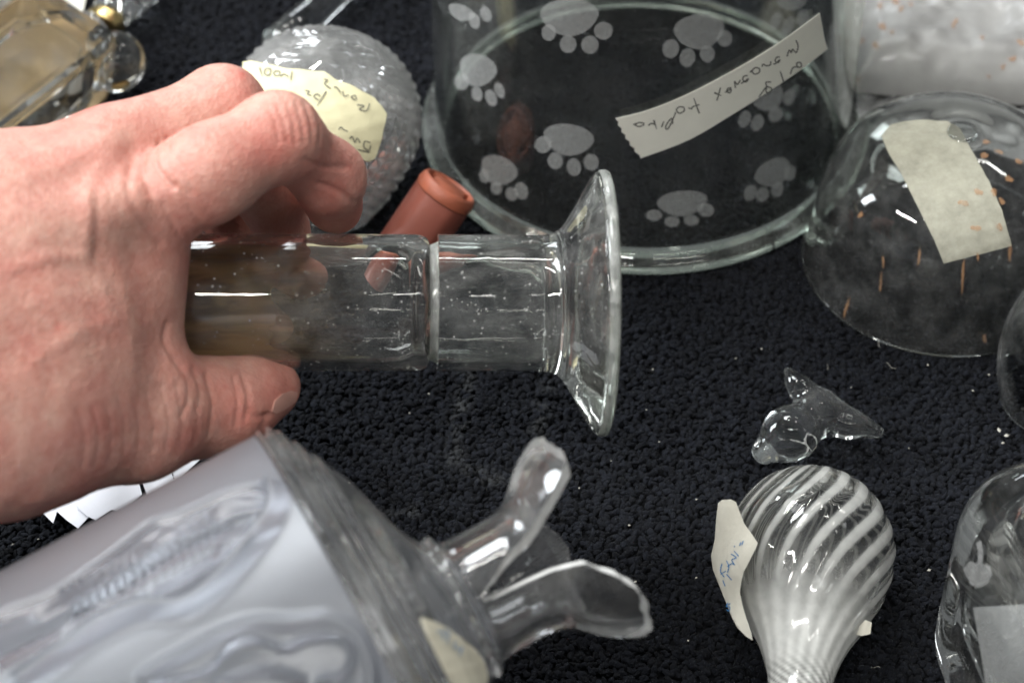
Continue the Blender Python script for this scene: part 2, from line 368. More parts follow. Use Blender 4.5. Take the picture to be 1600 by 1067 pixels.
# ------------------------------------------------------------------ carpet
def carpet_mat(name, pile):
    m, nt, out = new_mat(name); pos = coords(nt)
    n1 = N(nt, 'ShaderNodeTexNoise', {'Vector': pos, 'Scale': 38.0, 'Detail': 4.0, 'Roughness': 0.65})
    base = ramp(nt, n1.outputs[0], [(0.3, (0.0026, 0.0029, 0.0038)), (0.7, (0.0060, 0.0067, 0.0088))])
    if pile:
        inf = N(nt, 'ShaderNodeObjectInfo')
        c = N(nt, 'ShaderNodeMix', {0: inf.outputs['Random'], 6: base, 7: (0.0085, 0.0098, 0.0138, 1)}, data_type='RGBA').outputs[2]
        sp = N(nt, 'ShaderNodeSeparateXYZ', {0: pos})
        tot = None
        for (ax, ay), (bx, by) in (((728, 585), (706, 722)), ((862, 592), (838, 668)), ((590, 800), (640, 792)), ((735, 735), (775, 745))):
            A = ground(ax, ay); B = ground(bx, by); dv = B - A; L = dv.length
            rel = N(nt, 'ShaderNodeVectorMath', {0: pos, 1: tuple(A)}, operation='SUBTRACT')
            al = N(nt, 'ShaderNodeVectorMath', {0: rel.outputs[0], 1: tuple(dv.normalized())}, operation='DOT_PRODUCT')
            sd = N(nt, 'ShaderNodeVectorMath', {0: rel.outputs[0], 1: tuple(Vector((-dv.y, dv.x, 0)).normalized())}, operation='DOT_PRODUCT')
            s2 = N(nt, 'ShaderNodeMath', {0: sd.outputs['Value']}, operation='ABSOLUTE')
            f1 = N(nt, 'ShaderNodeMapRange', {0: s2.outputs[0], 1: 0.0005, 2: 0.005, 3: 1.0, 4: 0.0})
            c0 = N(nt, 'ShaderNodeMath', {0: al.outputs['Value'], 1: L / 2}, operation='SUBTRACT'); c1_ = N(nt, 'ShaderNodeMath', {0: c0.outputs[0]}, operation='ABSOLUTE')
            f2 = N(nt, 'ShaderNodeMapRange', {0: c1_.outputs[0], 1: L / 2, 2: L / 2 + 0.004, 3: 1.0, 4: 0.0})
            fm = N(nt, 'ShaderNodeMath', {0: f1.outputs[0], 1: f2.outputs[0]}, operation='MULTIPLY')
            tot = fm.outputs[0] if tot is None else N(nt, 'ShaderNodeMath', {0: tot, 1: fm.outputs[0]}, operation='MAXIMUM').outputs[0]
        nn = N(nt, 'ShaderNodeTexNoise', {'Vector': pos, 'Scale': 190.0, 'Detail': 3.0})
        fz = N(nt, 'ShaderNodeMath', {0: tot, 1: ramp(nt, nn.outputs[0], [(0.40, g4(0)), (0.68, g4(0.42))])}, operation='MULTIPLY')
        c = N(nt, 'ShaderNodeMix', {0: fz.outputs[0], 6: c, 7: (0.085, 0.088, 0.088, 1)}, data_type='RGBA').outputs[2]
    else: c = base
    nb = N(nt, 'ShaderNodeTexNoise', {'Vector': pos, 'Scale': 2200.0, 'Detail': 3.0})
    b = N(nt, 'ShaderNodeBump', {'Strength': 0.25, 'Distance': 0.0004, 'Height': nb.outputs[0]})
    p = N(nt, 'ShaderNodeBsdfPrincipled', {'Base Color': c, 'Roughness': 0.9, 'Specular IOR Level': 0.12, 'Sheen Weight': 0.02, 'Sheen Roughness': 0.5, 'Normal': b.outputs[0]})
    nt.links.new(p.outputs[0], out.inputs[0]); return m
cs = 2.5
car = add('carpet', pymesh('carpet', [(-cs, -cs, -0.0040), (cs, -cs, -0.0040), (cs, cs, -0.0025), (-cs, cs, -0.0040)], [(0, 1, 2, 3)], False), carpet_mat('carpet_backing', False), None, False)
tag(car, 'black carpet that everything lies on', 'carpet', kind='structure')
st = 0.00150
gx, gy = np.meshgrid(np.arange(-0.36, 0.36, st), np.arange(-0.27, 0.36, st)); gx = gx + (np.arange(gx.shape[0]) % 2)[:, None] * st / 2
PT = np.stack([gx.ravel(), gy.ravel(), np.zeros(gx.size)], 1); PT[:, :2] += RNG.normal(0, 0.0008, (len(PT), 2)); PT[:, 2] = -0.0020 + RNG.normal(0, 0.0003, len(PT))
pm = bpy.data.meshes.new('carpet_pile'); pm.vertices.add(len(PT)); pm.vertices.foreach_set('co', PT.astype(np.float32).ravel()); pm.update()
pile = bpy.data.objects.new('carpet_pile', pm); COL.objects.link(pile)
M_PILE = carpet_mat('carpet_wool', True); pm.materials.append(M_PILE)
tag(pile, 'dense black looped wool pile of the carpet', 'carpet pile', kind='stuff')
ng = bpy.data.node_groups.new('pile_tufts', 'GeometryNodeTree')
ng.interface.new_socket('Geometry', in_out='INPUT', socket_type='NodeSocketGeometry'); ng.interface.new_socket('Geometry', in_out='OUTPUT', socket_type='NodeSocketGeometry')
gi = ng.nodes.new('NodeGroupInput'); go = ng.nodes.new('NodeGroupOutput')
ico = N(ng, 'GeometryNodeMeshIcoSphere', {'Radius': 0.00114, 'Subdivisions': 3})
gp = ng.nodes.new('GeometryNodeInputPosition')
nzn = N(ng, 'ShaderNodeTexNoise', {'Vector': gp.outputs[0], 'Scale': 1150.0, 'Detail': 2.0})
sub = N(ng, 'ShaderNodeVectorMath', {0: nzn.outputs['Color'], 1: (0.5, 0.5, 0.5)}, operation='SUBTRACT')
scl = N(ng, 'ShaderNodeVectorMath', {0: sub.outputs[0]}, operation='SCALE'); scl.inputs['Scale'].default_value = 0.0014
sp_ = N(ng, 'GeometryNodeSetPosition', {'Geometry': ico.outputs[0], 'Offset': scl.outputs[0]})
ss = N(ng, 'GeometryNodeSetShadeSmooth', {'Geometry': sp_.outputs[0]})
smt = N(ng, 'GeometryNodeSetMaterial', {'Geometry': ss.outputs[0], 'Material': M_PILE})
rv = N(ng, 'FunctionNodeRandomValue', data_type='FLOAT_VECTOR'); rv.inputs[1].default_value = (6.28, 6.28, 6.28)
rs = N(ng, 'FunctionNodeRandomValue', data_type='FLOAT_VECTOR'); rs.inputs[0].default_value = (0.5, 0.5, 0.7); rs.inputs[1].default_value = (1.05, 1.15, 1.7); rs.inputs['Seed'].default_value = 5
ip = N(ng, 'GeometryNodeInstanceOnPoints', {'Points': gi.outputs[0], 'Instance': smt.outputs[0], 'Rotation': rv.outputs[0], 'Scale': rs.outputs[0]})
ng.links.new(ip.outputs[0], go.inputs[0])
md = pile.modifiers.new('tufts', 'NODES'); md.node_group = ng
# crumbs caught in the pile
V = []; Q = []
crumb = [(545, 755, 2.2), (983, 820, 2.2), (993, 908, 2), (1088, 780, 1.6), (1020, 577, 1.6), (905, 762, 1.4), (1450, 570, 1.6), (1561, 672, 3.2), (1573, 680, 3), (1567, 692, 2), (1452, 890, 2.2), (1385, 530, 1.6),
         (1088, 902, 1.8), (670, 615, 1.5), (1010, 640, 1.4), (640, 645, 1.3), (1150, 560, 1.4), (1330, 605, 1.3), (955, 720, 1.2), (1520, 610, 1.6), (1545, 585, 1.6), (20, 850, 2), (60, 842, 1.6), (1030, 690, 1.2), (1075, 1000, 1.3), (1420, 700, 1.3), (1190, 545, 1.3)]
for (x, y, r) in crumb:
    c = ground(x, y, 0.0006); rr = r / 4800; b0 = len(V); a0 = random.random() * 6
    for (sx, sy, sz) in ((1.6, 0, 0), (0, 1, 0), (-1.6, 0, 0), (0, -1, 0), (0.2, 0.1, 0.8), (0, 0, -0.8)):
        k = random.uniform(0.7, 1.2); X = sx * k * math.cos(a0) - sy * k * math.sin(a0); Y = sx * k * math.sin(a0) + sy * k * math.cos(a0); V.append(c + Vector((X, Y, sz)) * rr)
    Q += [(b0 + a, b0 + b, b0 + t) for a, b in ((0, 1), (1, 2), (2, 3), (3, 0)) for t in (4, 5)]
for k in range(7):
    c = ground(random.uniform(480, 1600), random.uniform(480, 1060), .0010); a0 = random.random() * 6.28; L = random.uniform(.002, .0045); cv = random.uniform(-1.6, 1.6); b0 = len(V); p = c.copy()
    for q in range(9):
        a1 = a0 + cv * q / 8; p = p + Vector((math.cos(a1), math.sin(a1), 0)) * L / 8; w = Vector((-math.sin(a1), math.cos(a1), 0)) * .00005; V += [p + w + Vector((0, 0, .0004 * math.sin(q))), p - w + Vector((0, 0, .0004 * math.sin(q)))]
        if q: Q.append((b0 + 2 * q - 2, b0 + 2 * q - 1, b0 + 2 * q + 1, b0 + 2 * q))
tag(add('carpet_crumbs', pymesh('carpet_crumbs', V, Q), solid('crumb', (0.55, 0.53, 0.47), 0.7, 0.4, 300), None, False), 'pale crumbs and glass dust scattered on the black carpet', 'crumbs', kind='stuff')

# ------------------------------------------------------------------ upturned jar with etched paw prints
JC = ground(1001, 198); JR = 0.0765; JF = 0.0815; JH = 0.17; JT = 0.0032
jar = thing('glass_jar', JC, 'large clear glass jar etched with paw prints, upturned on the carpet', 'jar')
Mj = Matrix.Translation(JC)
prof = [(JR, 0.0075), (JR, JH - 0.012), (JR - 0.004, JH - 0.003), (JR - 0.012, JH), (0, JH), (0, JH - 0.006), (JR - 0.014, JH - 0.006), (JR - JT - 0.002, JH - 0.011), (JR - JT, JH - 0.018), (JR - JT, 0.0075)]
pr = []
for (a, b) in zip(prof, prof[1:] + prof[:1]):
    pr.append(a)
    if abs(a[1] - b[1]) > 0.05:
        for k in range(1, 12): pr.append((a[0] + (b[0] - a[0]) * k / 12, a[1] + (b[1] - a[1]) * k / 12))
wall_me = lathe_mesh('wall', pr, Mj, 160, True); add('wall', wall_me, M_JAR, jar, True, 40)
fl = [(JR - JT, 0.0072), (JR - JT, 0.0010), (JR - 0.001, 0.0), (JF - 0.0012, 0.0), (JF - 0.0002, 0.0009), (JF, 0.0022), (JF - 0.0006, 0.0036), (JF - 0.0022, 0.0046), (JR + 0.0008, 0.0060), (JR, 0.0072)]
add('rim_flange', lathe_mesh('rim_flange', fl, Mj, 160, True), M_JARRIM, jar, True, 60)
jb = bvh_of(lathe_mesh('tmp', [(JR, 0.0), (JR, JH + 0.3)], Mj, 240, False))
PAWS = [((890, 22, 46, 30, 0.0), [(858, 51, 12, 14, 0), (888, 69, 14, 15, 0), (922, 70, 15, 15, 0), (943, 48, 16, 15, 0)]),
        ((1092, 45, 40, 28, -0.1), [(1048, 76, 14, 16, .3), (1074, 90, 13, 16, .3), (1105, 84, 13, 14, 0), (1132, 60, 13, 14, 0)]),
        ((1238, -4, 26, 18, -0.4), [(1212, 32, 9, 15, .4), (1231, 40, 9, 17, .5), (1254, 28, 10, 15, .4)]),
        ((748, 106, 30, 26, 0.3), [(722, 128, 12, 14, 0), (746, 147, 9, 13, -.3), (768, 153, 9, 15, -.4), (781, 141, 8, 14, -.4)]),
        ((889, 214, 40, 25, 0.15), [(849, 226, 14, 14, 0), (868, 251, 13, 14, -.2), (897, 261, 12, 15, -.2), (924, 253, 13, 14, -.2)]),
        ((781, 263, 30, 23, 0.45), [(757, 275, 8, 12, -.3), (776, 294, 9, 11, -.5), (800, 303, 10, 12, -.5), (815, 298, 11, 15, -.4)]),
        ((1199, 150, 26, 20, -0.5), [(1163, 186, 10, 15, .4), (1183, 192, 10, 15, .4), (1211, 179, 11, 14, .5), (1232, 152, 9, 14, .4)]),
        ((1206, 267, 30, 21, -0.55), [(1172, 301, 10, 14, .5), (1191, 304, 10, 13, .5), (1214, 296, 10, 13, .4), (1234, 270, 9, 14, .3)]),
        ((1066, 314, 40, 20, -0.1), [(1022, 336, 14, 9, 0), (1050, 346, 13, 9, 0), (1080, 344, 13, 9, 0), (1103, 328, 14, 11, 0)]),
        ((722, 18, 22, 12, 0.4), [(742, 33, 9, 14, -.3), (760, 22, 9, 14, -.4)])]
for (cx, cy0, rx, ry, rot), toes in PAWS:
    pts = []
    for k in range(28):      # rounded triangle, flat side up, point towards the toes
        a = 2 * math.pi * k / 28; w = 1 - 0.16 * math.sin(a) ; x = rx * math.cos(a) * (w if math.sin(a) > 0 else 1); y = ry * (math.sin(a) * 1.15 if math.sin(a) > 0 else math.sin(a) * 0.8)
        pts.append((cx + x * math.cos(rot) - y * math.sin(rot), cy0 + x * math.sin(rot) + y * math.cos(rot)))
    pw = wrap_patch('paw_print', pts, jb, 0.00012, 0.00012, M_ETCH, jar, 9)
    if pw:
        for t in toes: wrap_patch('toe_pad', ell(t[0], t[1], t[2] * .92, t[3] * .92, t[4]), jb, 0.00012, 0.00012, M_ETCH, pw, 9)
# scratches
strokes('scratch', [[(820, 17), (850, 28), (880, 40), (915, 52), (950, 62)], [(985, 61), (1000, 67), (1015, 60), (1030, 60)], [(1002, 47), (1028, 46), (1056, 46)], [(1060, 65), (1080, 72), (1092, 78)]], 1.3,
        lambda x, y: surf_point(jb, x, y, 0.0003), M_ETCH2, jar)
top = spline([(962, 184), (1010, 172), (1070, 148), (1140, 112), (1210, 70), (1279, 20)], 20); bot = spline([(1291, 76), (1250, 108), (1200, 142), (1140, 180), (1075, 218), (1001, 246)], 20)
ser = [(1001 - 39 * k / 12 + (2.2 if k % 2 else -1.2) - 3 * math.sin(math.pi * k / 12) * 1.0, 246 - 62 * k / 12) for k in range(1, 12)]
tp = wrap_patch('tape_label', [tuple(p) for p in top] + [(1283, 40), (1286, 58)] + [tuple(p) for p in bot] + ser, jb, 0.0003, 0.00025, M_TAPE, jar, 9)
Zt = lambda L: [[(940 + x / 4.21, 10 + y / 4.21) for x, y in s] for s in L]
strokes('handwriting', Zt([[(1270, 218), (1284, 258), (1272, 300), (1248, 278), (1240, 300), (1226, 284), (1212, 325)],
    [(1165, 330), (1145, 330), (1135, 355), (1155, 365), (1165, 345), (1140, 370), (1122, 376)], [(1106, 356), (1104, 378), (1080, 386), (1055, 376), (1050, 392)],
    [(1035, 405), (1005, 398), (985, 420), (1000, 440), (1030, 430), (1034, 405)], [(995, 404), (972, 428)], [(955, 450), (930, 455), (924, 480), (945, 492), (960, 470), (936, 488), (912, 502)],
    [(908, 478), (888, 508), (870, 488), (876, 532)], [(850, 530), (826, 535), (820, 556), (840, 562), (846, 540), (808, 560)], [(778, 528), (766, 575), (754, 614)], [(738, 562), (784, 582)],
    [(604, 598), (640, 698)], [(640, 640), (596, 655), (590, 668), (568, 660)], [(540, 658), (510, 655), (490, 675), (510, 697), (540, 682), (541, 660)],
    [(486, 690), (470, 730), (440, 792), (422, 800), (425, 772), (460, 730), (466, 768)], [(408, 750), (394, 788)], [(343, 742), (362, 802)], [(356, 772), (326, 764), (308, 778)],
    [(282, 764), (246, 758), (224, 775), (250, 784), (282, 770)], [(232, 762), (210, 772)],
    [(1300, 363), (1275, 370), (1284, 396), (1306, 390), (1301, 365)], [(1286, 393), (1250, 400), (1234, 442)], [(1168, 422), (1191, 497)],
    [(1108, 493), (1076, 494), (1080, 520), (1111, 535), (1100, 561), (1075, 556), (1078, 525), (1050, 560), (1028, 592)]]), 2.7, lambda x, y: surf_point(jb, x, y, 0.00062), M_INK, tp)

# ------------------------------------------------------------------ held glass: tube and flared foot
S = at(150, 471, 0.652); E = at(975, 474, 0.6610); AX = (E - S).normalized(); MT = frame(S, AX, UP)
tl = (E - S).length
def tx(px):   # pixel column -> length along the axis
    if px > 860: px = 860 + (px - 860) * 0.80
    a = at(px, 472, 0.657) - S; return a.dot(AX)
TR = 0.01945; TW = 0.0024
ves = thing('glass_vessel', at(560, 472, 0.662), 'clear glass tube with a flared foot, cracked round the middle, held in the hand', 'glass')
x0, x1 = tx(150), tx(670)
p1 = [(TR - TW, x0), (TR, x0)] + [(TR, x0 + (x1 - 0.004 - x0) * k / 8) for k in range(1, 9)] + [(TR - 0.0003, x1 - 0.002), (TR - 0.0009, x1 - 0.0007), (TR - 0.0020, x1), (TR - 0.0034, x1 - 0.0006), (TR - 0.0042, x1 - 0.0022), (TR - 0.0036, x1 - 0.0045), (TR - TW, x1 - 0.008)]
p1 += [(TR - TW, x1 - 0.008 + (x0 - x1 + 0.008) * k / 8) for k in range(1, 8)]
add('tube', lathe_mesh('tube', p1, MT, 128, True), M_TUBE, ves, True, 35)
y0 = tx(684); pxm = 0.665 / F
def fx(px): return tx(px)
out_prof = spline([(TR, y0), (TR, tx(760)), (TR, tx(820)), (TR + 0.0002, tx(855)), (TR + 0.0018, tx(880)), (0.0258, tx(902)), (0.0312, tx(922)), (0.0352, tx(938)), (0.0372, tx(948))], 40)
rim = [(0.0377, tx(954)), (0.0379, tx(962)), (0.0376, tx(969)), (0.0366, tx(973))]
bore = [(0, tx(889)), (TR * .45, tx(888)), (TR - TW - .0035, tx(885)), (TR - TW - .0008, tx(879)), (TR - TW, tx(868))] + [(TR - TW, tx(868) + (y0 - tx(868)) * k / 6) for k in range(1, 7)]
face = [(0.0374, tx(952)), (0.0346, tx(969.5)), (0.030, tx(968)), (0.020, tx(962)), (0.010, tx(957)), (0, tx(955))]
add('foot', lathe_mesh('foot', bore + [tuple(p) for p in out_prof] + face, MT, 128, False), M_FOOT, ves, True, 35)
rim_p = [(0.03755, tx(953)), (0.0381, tx(957)), (0.0382, tx(966)), (0.0378, tx(972)), (0.0366, tx(975)), (0.0352, tx(974)), (0.0348, tx(971.5)), (0.0373, tx(969)), (0.0376, tx(956))]
add('rim_edge', lathe_mesh('rim_edge', rim_p, MT, 128, True), M_RIM, ves, True, 60)
add('crack_joint', lathe_mesh('crack_joint', [(TR - 0.0030, x1 + 0.0001), (TR - 0.0026, (x1 + y0) / 2), (TR - 0.0020, y0 - 0.0001), (TR - 0.0044, y0 - 0.0001), (TR - 0.0046, x1 + 0.0001)], MT, 128, True), M_RIM, ves, True, 40)

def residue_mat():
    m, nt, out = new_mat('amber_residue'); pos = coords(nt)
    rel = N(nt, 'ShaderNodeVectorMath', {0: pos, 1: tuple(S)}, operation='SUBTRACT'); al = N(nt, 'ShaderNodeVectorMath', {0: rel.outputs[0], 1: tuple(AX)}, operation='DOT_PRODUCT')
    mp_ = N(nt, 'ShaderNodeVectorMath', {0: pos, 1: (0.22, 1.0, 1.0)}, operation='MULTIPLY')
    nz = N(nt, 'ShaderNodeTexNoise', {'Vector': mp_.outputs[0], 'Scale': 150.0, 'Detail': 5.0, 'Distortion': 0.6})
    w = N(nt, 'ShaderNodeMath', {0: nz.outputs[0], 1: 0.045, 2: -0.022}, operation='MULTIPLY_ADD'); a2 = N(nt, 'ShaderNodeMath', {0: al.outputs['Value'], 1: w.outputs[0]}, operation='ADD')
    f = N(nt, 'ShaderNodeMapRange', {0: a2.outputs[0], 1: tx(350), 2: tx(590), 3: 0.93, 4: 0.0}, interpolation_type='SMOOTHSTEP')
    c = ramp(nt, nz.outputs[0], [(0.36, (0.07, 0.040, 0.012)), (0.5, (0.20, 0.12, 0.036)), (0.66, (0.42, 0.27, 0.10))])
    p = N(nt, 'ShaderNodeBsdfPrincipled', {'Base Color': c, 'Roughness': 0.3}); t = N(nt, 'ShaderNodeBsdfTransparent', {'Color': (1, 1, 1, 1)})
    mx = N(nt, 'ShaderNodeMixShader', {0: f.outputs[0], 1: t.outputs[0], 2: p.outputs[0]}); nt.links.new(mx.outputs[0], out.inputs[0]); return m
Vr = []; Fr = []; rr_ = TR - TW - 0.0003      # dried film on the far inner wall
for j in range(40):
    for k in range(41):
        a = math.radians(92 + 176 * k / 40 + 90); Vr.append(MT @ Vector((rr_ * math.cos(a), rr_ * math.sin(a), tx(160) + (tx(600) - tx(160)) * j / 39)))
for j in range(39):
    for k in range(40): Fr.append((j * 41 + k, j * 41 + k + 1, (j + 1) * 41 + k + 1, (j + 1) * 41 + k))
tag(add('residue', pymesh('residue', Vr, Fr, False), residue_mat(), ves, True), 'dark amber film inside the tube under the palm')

# ------------------------------------------------------------------ hand
def K(px, py, d, r): return (np.array(at(px, py, d), np.float32), r * d / F)
def chain(P, pts, k):
    d = None
    for a, b in zip(pts[:-1], pts[1:]):
        e = cone(P, a[0], b[0], a[1], b[1]); d = e if d is None else smin(d, e, k)
    return d
idx_f = [K(215, 335, .615, 74), K(325, 270, .612, 71), K(436, 213, .622, 63), K(512, 278, .645, 53), K(523, 322, .6635, 43)]
mid_f = [K(165, 245, .622, 72), K(345, 172, .640, 65), K(418, 292, .672, 52), K(442, 366, .683, 45)]
rng_f = [K(110, 270, .648, 70), K(275, 235, .672, 60), K(372, 335, .698, 50), K(470, 425, .6905, 44)]
lit_f = [K(80, 350, .668, 62), K(190, 345, .692, 52), K(300, 440, .706, 46), K(418, 520, .6905, 42)]
thb_f = [K(20, 640, .600, 150), K(200, 640, .622, 102), K(348, 635, .642, 70), K(398, 612, .648, 50), K(431, 607, .652, 38)]
lo = np.array(at(-620, 1050, 0.60)); 
allp = [k for c in (idx_f, mid_f, rng_f, lit_f, thb_f) for k in c] + [K(-560, 540, .575, 250)]
lo = np.min([p - r for p, r in allp], 0) - 0.006; hi = np.max([p + r for p, r in allp], 0) + 0.006
HS = 0.0013
P = sgrid(lo, hi, HS)
body = chain(P, [K(-540, 560, .570, 205), K(-230, 520, .585, 215), K(-60, 440, .600, 165), K(205, 345, .622, 84)], .012)
body = smin(body, chain(P, [K(-230, 495, .600, 200), K(-40, 380, .612, 150), K(165, 255, .628, 78)], .012), .014)
body = smin(body, chain(P, [K(-230, 440, .63, 170), K(110, 275, .652, 76)], .012), .016)
body = smin(body, chain(P, [K(-230, 480, .65, 160), K(80, 355, .670, 70)], .012), .016)
body = smin(body, chain(P, [K(-230, 610, .595, 205), K(-20, 620, .602, 178), K(195, 640, .622, 104)], .012), .018)
body = smin(body, chain(P, [K(40, 500, .608, 170), K(182, 452, .620, 90)], .012), .016)
body = smin(body, chain(P, [K(90, 560, .612, 140), K(158, 555, .624, 76)], .012), .016)
# dorsal tendon ridges
body = smin(body, cone(P, K(-120, 430, .572, 10)[0], K(195, 318, .602, 10)[0], .0045, .0055), .010)
body = smin(body, cone(P, K(-120, 370, .583, 10)[0], K(150, 240, .609, 10)[0], .0040, .0050), .010)
di = smin(body, chain(P, idx_f, .006), .007); dm = smin(body, chain(P, mid_f, .006), .007)
d = smin(di, dm, .0018)
d = smin(d, smin(body, chain(P, rng_f, .006), .007), .0018); d = smin(d, smin(body, chain(P, lit_f, .006), .007), .0018)
d = smin(d, smin(body, chain(P, thb_f, .007), .008), .0025)
Vh, Qh = surface_nets(d.astype(np.float32), lo, HS); del P, d, di, dm, body
me0 = npmesh('hand_base', Vh, Qh)
tmp = bpy.data.objects.new('tmp', me0); COL.objects.link(tmp)
ms = tmp.modifiers.new('s', 'SMOOTH'); ms.iterations = 3; ms.factor = 0.5
mm = tmp.modifiers.new('u', 'SUBSURF'); mm.levels = 1; mm.render_levels = 1
dg = bpy.context.evaluated_depsgraph_get(); dg.update(); hm = bpy.data.meshes.new_from_object(tmp.evaluated_get(dg)); bpy.data.objects.remove(tmp)
nv = len(hm.vertices); co = np.empty(nv * 3, np.float32); hm.vertices.foreach_get('co', co); co = co.reshape(-1, 3); no = np.empty(nv * 3, np.float32); hm.vertices.foreach_get('normal', no); no = no.reshape(-1, 3)
X, Y, D = project(co); vis = np.clip(-((co - np.array(CAM)) * no).sum(1) / np.linalg.norm(co - np.array(CAM), axis=1) * 3, 0, 1)
disp = 0.0013 * vnoise(co, 55) + 0.0005 * vnoise(co + 3, 150) + 0.00012 * vnoise(co + 7, 420) + 0.00010 * vnoise(co * np.array([1.0, .45, .45]) + 9, 900)
def crease(pts, w, depth):
    global disp
    dd = polydist(X, Y, spline(pts, len(pts) * 4)); disp -= vis * depth * np.exp(-(dd / w) ** 2)
def ridge(pts, w, h): crease(pts, w, -h * 0.5)
crease([(262, 505), (256, 530), (268, 555), (284, 572)], 5, .0007); crease([(270, 560), (290, 590), (294, 625), (284, 650)], 4, .0004)
crease([(322, 585), (332, 630), (326, 680)], 4, .0005); crease([(300, 575), (312, 610), (310, 640)], 4, .0004); crease([(380, 590), (388, 620), (384, 655)], 4, .0005); crease([(365, 590), (372, 625), (368, 665)], 4, .0004)
crease([(390, 640), (400, 650), (420, 648)], 4, .0006); crease([(395, 690), (410, 665), (418, 650)], 5, .0004)
crease([(250, 222), (240, 245), (250, 270), (270, 292)], 5, .0009); crease([(230, 235), (222, 262), (236, 300)], 6, .0007); crease([(262, 215), (265, 235), (285, 262), (300, 300)], 5, .0005)
crease([(210, 250), (200, 290), (220, 340), (250, 380)], 7, .0006); crease([(275, 290), (300, 330), (320, 360)], 5, .0004); crease([(255, 320), (275, 360), (300, 395)], 5, .0004)
for k in range(6): crease([(420 + 14 * k, 168 - 3 * k + abs(k - 2) * 2), (430 + 14 * k, 192), (436 + 13 * k, 222)], 3.5, .00032)
crease([(500, 290), (530, 300), (556, 318)], 5, .0008); crease([(478, 250), (505, 262), (540, 262)], 5, .0006)
ridge([(130, 395), (140, 330), (150, 270), (190, 225)], 16, .0012); ridge([(40, 280), (110, 250), (180, 210)], 14, .0009); ridge([(20, 420), (90, 400), (140, 420), (170, 480)], 12, .0009); ridge([(60, 560), (120, 520), (180, 500)], 12, .0006)
crease([(150, 300), (152, 350), (150, 400)], 9, .0006); ridge([(285, 375), (290, 385)], 7, .0006)
for k in range(9): crease([(120 + 22 * k, 640 - 6 * k), (132 + 22 * k, 680 - 4 * k), (128 + 22 * k, 730 - 5 * k)], 4, .00022)
co2 = co + no * disp[:, None]; hm.vertices.foreach_set('co', co2.astype(np.float32).ravel()); hm.update()
def blob(x, y, r): return np.exp(-(((X - x) ** 2 + (Y - y) ** 2) / r ** 2))
tone = 0.30 * blob(430, 225, 60) + 0.32 * blob(370, 130, 30) + 0.38 * blob(395, 655, 55) + 0.26 * blob(440, 600, 40) + 0.24 * blob(120, 195, 70) + 0.14 * blob(230, 280, 60) + 0.42 * blob(92, 512, 10) + 0.42 * blob(378, 117, 7) + 0.15 * blob(290, 440, 60) + 0.34 * blob(530, 320, 70)
tone = np.clip(tone * (1 + 1.0 * vnoise(co, 120)) + 0.45 * np.clip(vnoise(co + 11, 90), 0, 1), 0, 1)
at_ = hm.attributes.new('tone', 'FLOAT', 'POINT'); at_.data.foreach_set('value', tone.astype(np.float32))
hand = add('person_hand', hm, M_SKIN, None, True)
tag(hand, 'bare left hand reaching in from the left, thumb and fingers gripping a glass tube', 'hand')
hb = BVHTree.FromPolygons([Vector(v) for v in co2], [tuple(p.vertices) for p in hm.polygons])
nail = wrap_patch('fingernail', [(424, 642), (428, 626), (440, 615), (455, 610), (464, 613), (462, 624), (452, 634), (438, 642), (430, 646)], hb, -0.0002, 0.0006, M_NAIL, hand, 4)

# ------------------------------------------------------------------ frosted vase with broken neck
AV = (RIGHT * 0.88 + UP * 0.47 + FWD * 0.15).normalized(); DV = 0.572; O = at(580, 1026, DV); u = DV / F
PV = UP * 0.88 + RIGHT * -0.47; MV = frame(O, AV, PV)
vase = thing('frosted_vase', Vector((O.x, O.y, 0)), 'frosted glass vase with raised leaf relief, its clear neck broken, lying lower left', 'vase')
RV = 391 * u; LB = 0.118
nth, nt_ = 560, 270
th = np.concatenate([np.linspace(0, math.pi, 470, endpoint=False), np.linspace(math.pi, 2 * math.pi, 90, endpoint=False)]); tt = np.linspace(-LB, 0.0, nt_)
TT, TH = np.meshgrid(tt, th, indexing='ij')
R0 = np.full(TT.shape, RV); e = np.clip((TT + LB) / 0.012, 0, 1); R0 -= 0.010 * (1 - np.sqrt(1 - (1 - e) ** 2)); 
Rm = np.array(MV.to_3x3()); Ov = np.array(O)
def vpos(T, H, R): return Ov + np.stack([R * np.cos(H), R * np.sin(H), T], -1) @ Rm.T
Pw = vpos(TT, TH, R0); Xp, Yp, _ = project(Pw.reshape(-1, 3)); Xp = Xp.reshape(TT.shape); Yp = Yp.reshape(TT.shape)
nrm = vpos(TT, TH, R0 + 1) - Pw; fc = (((np.array(CAM) - Pw) * nrm).sum(-1) > 0)
def rl(pts, w, h):
    return h * np.exp(-(polydist(Xp, Yp, spline(pts, len(pts) * 5)) / w) ** 2)
L_up = [(428, 768), (405, 762), (360, 774), (288, 806), (240, 822), (200, 852), (152, 888), (80, 932), (0, 962), (-80, 1000)]
L_lo = [(434, 772), (426, 812), (386, 864), (342, 912), (290, 948), (224, 954), (160, 982), (100, 1024), (40, 1066)]
L_in = [(410, 790), (360, 798), (300, 830), (250, 845), (200, 880), (140, 920), (60, 965)]
dz = rl(L_up, 9, .0015) + rl(L_lo, 13, .0024) + rl(L_in, 6, -.0010) + rl([(400, 815), (360, 834), (256, 890), (192, 938), (120, 975)], 5, .0013)
dz += rl([(390, 838), (340, 872), (290, 905), (250, 925)], 6, -.0012)
for k in range(17):
    bx, by = 335 - 14.0 * k, 822 + 7.6 * k
    dz += rl([(bx - 10, by - 14), (bx + 6, by + 4), (bx + 6, by + 30), (bx - 12, by + 58)], 3.8, .0007)
dz += rl([(224, 1058), (280, 1026), (348, 990), (400, 974), (460, 974), (512, 968), (556, 990), (578, 1036), (578, 1080)], 10, .0013)
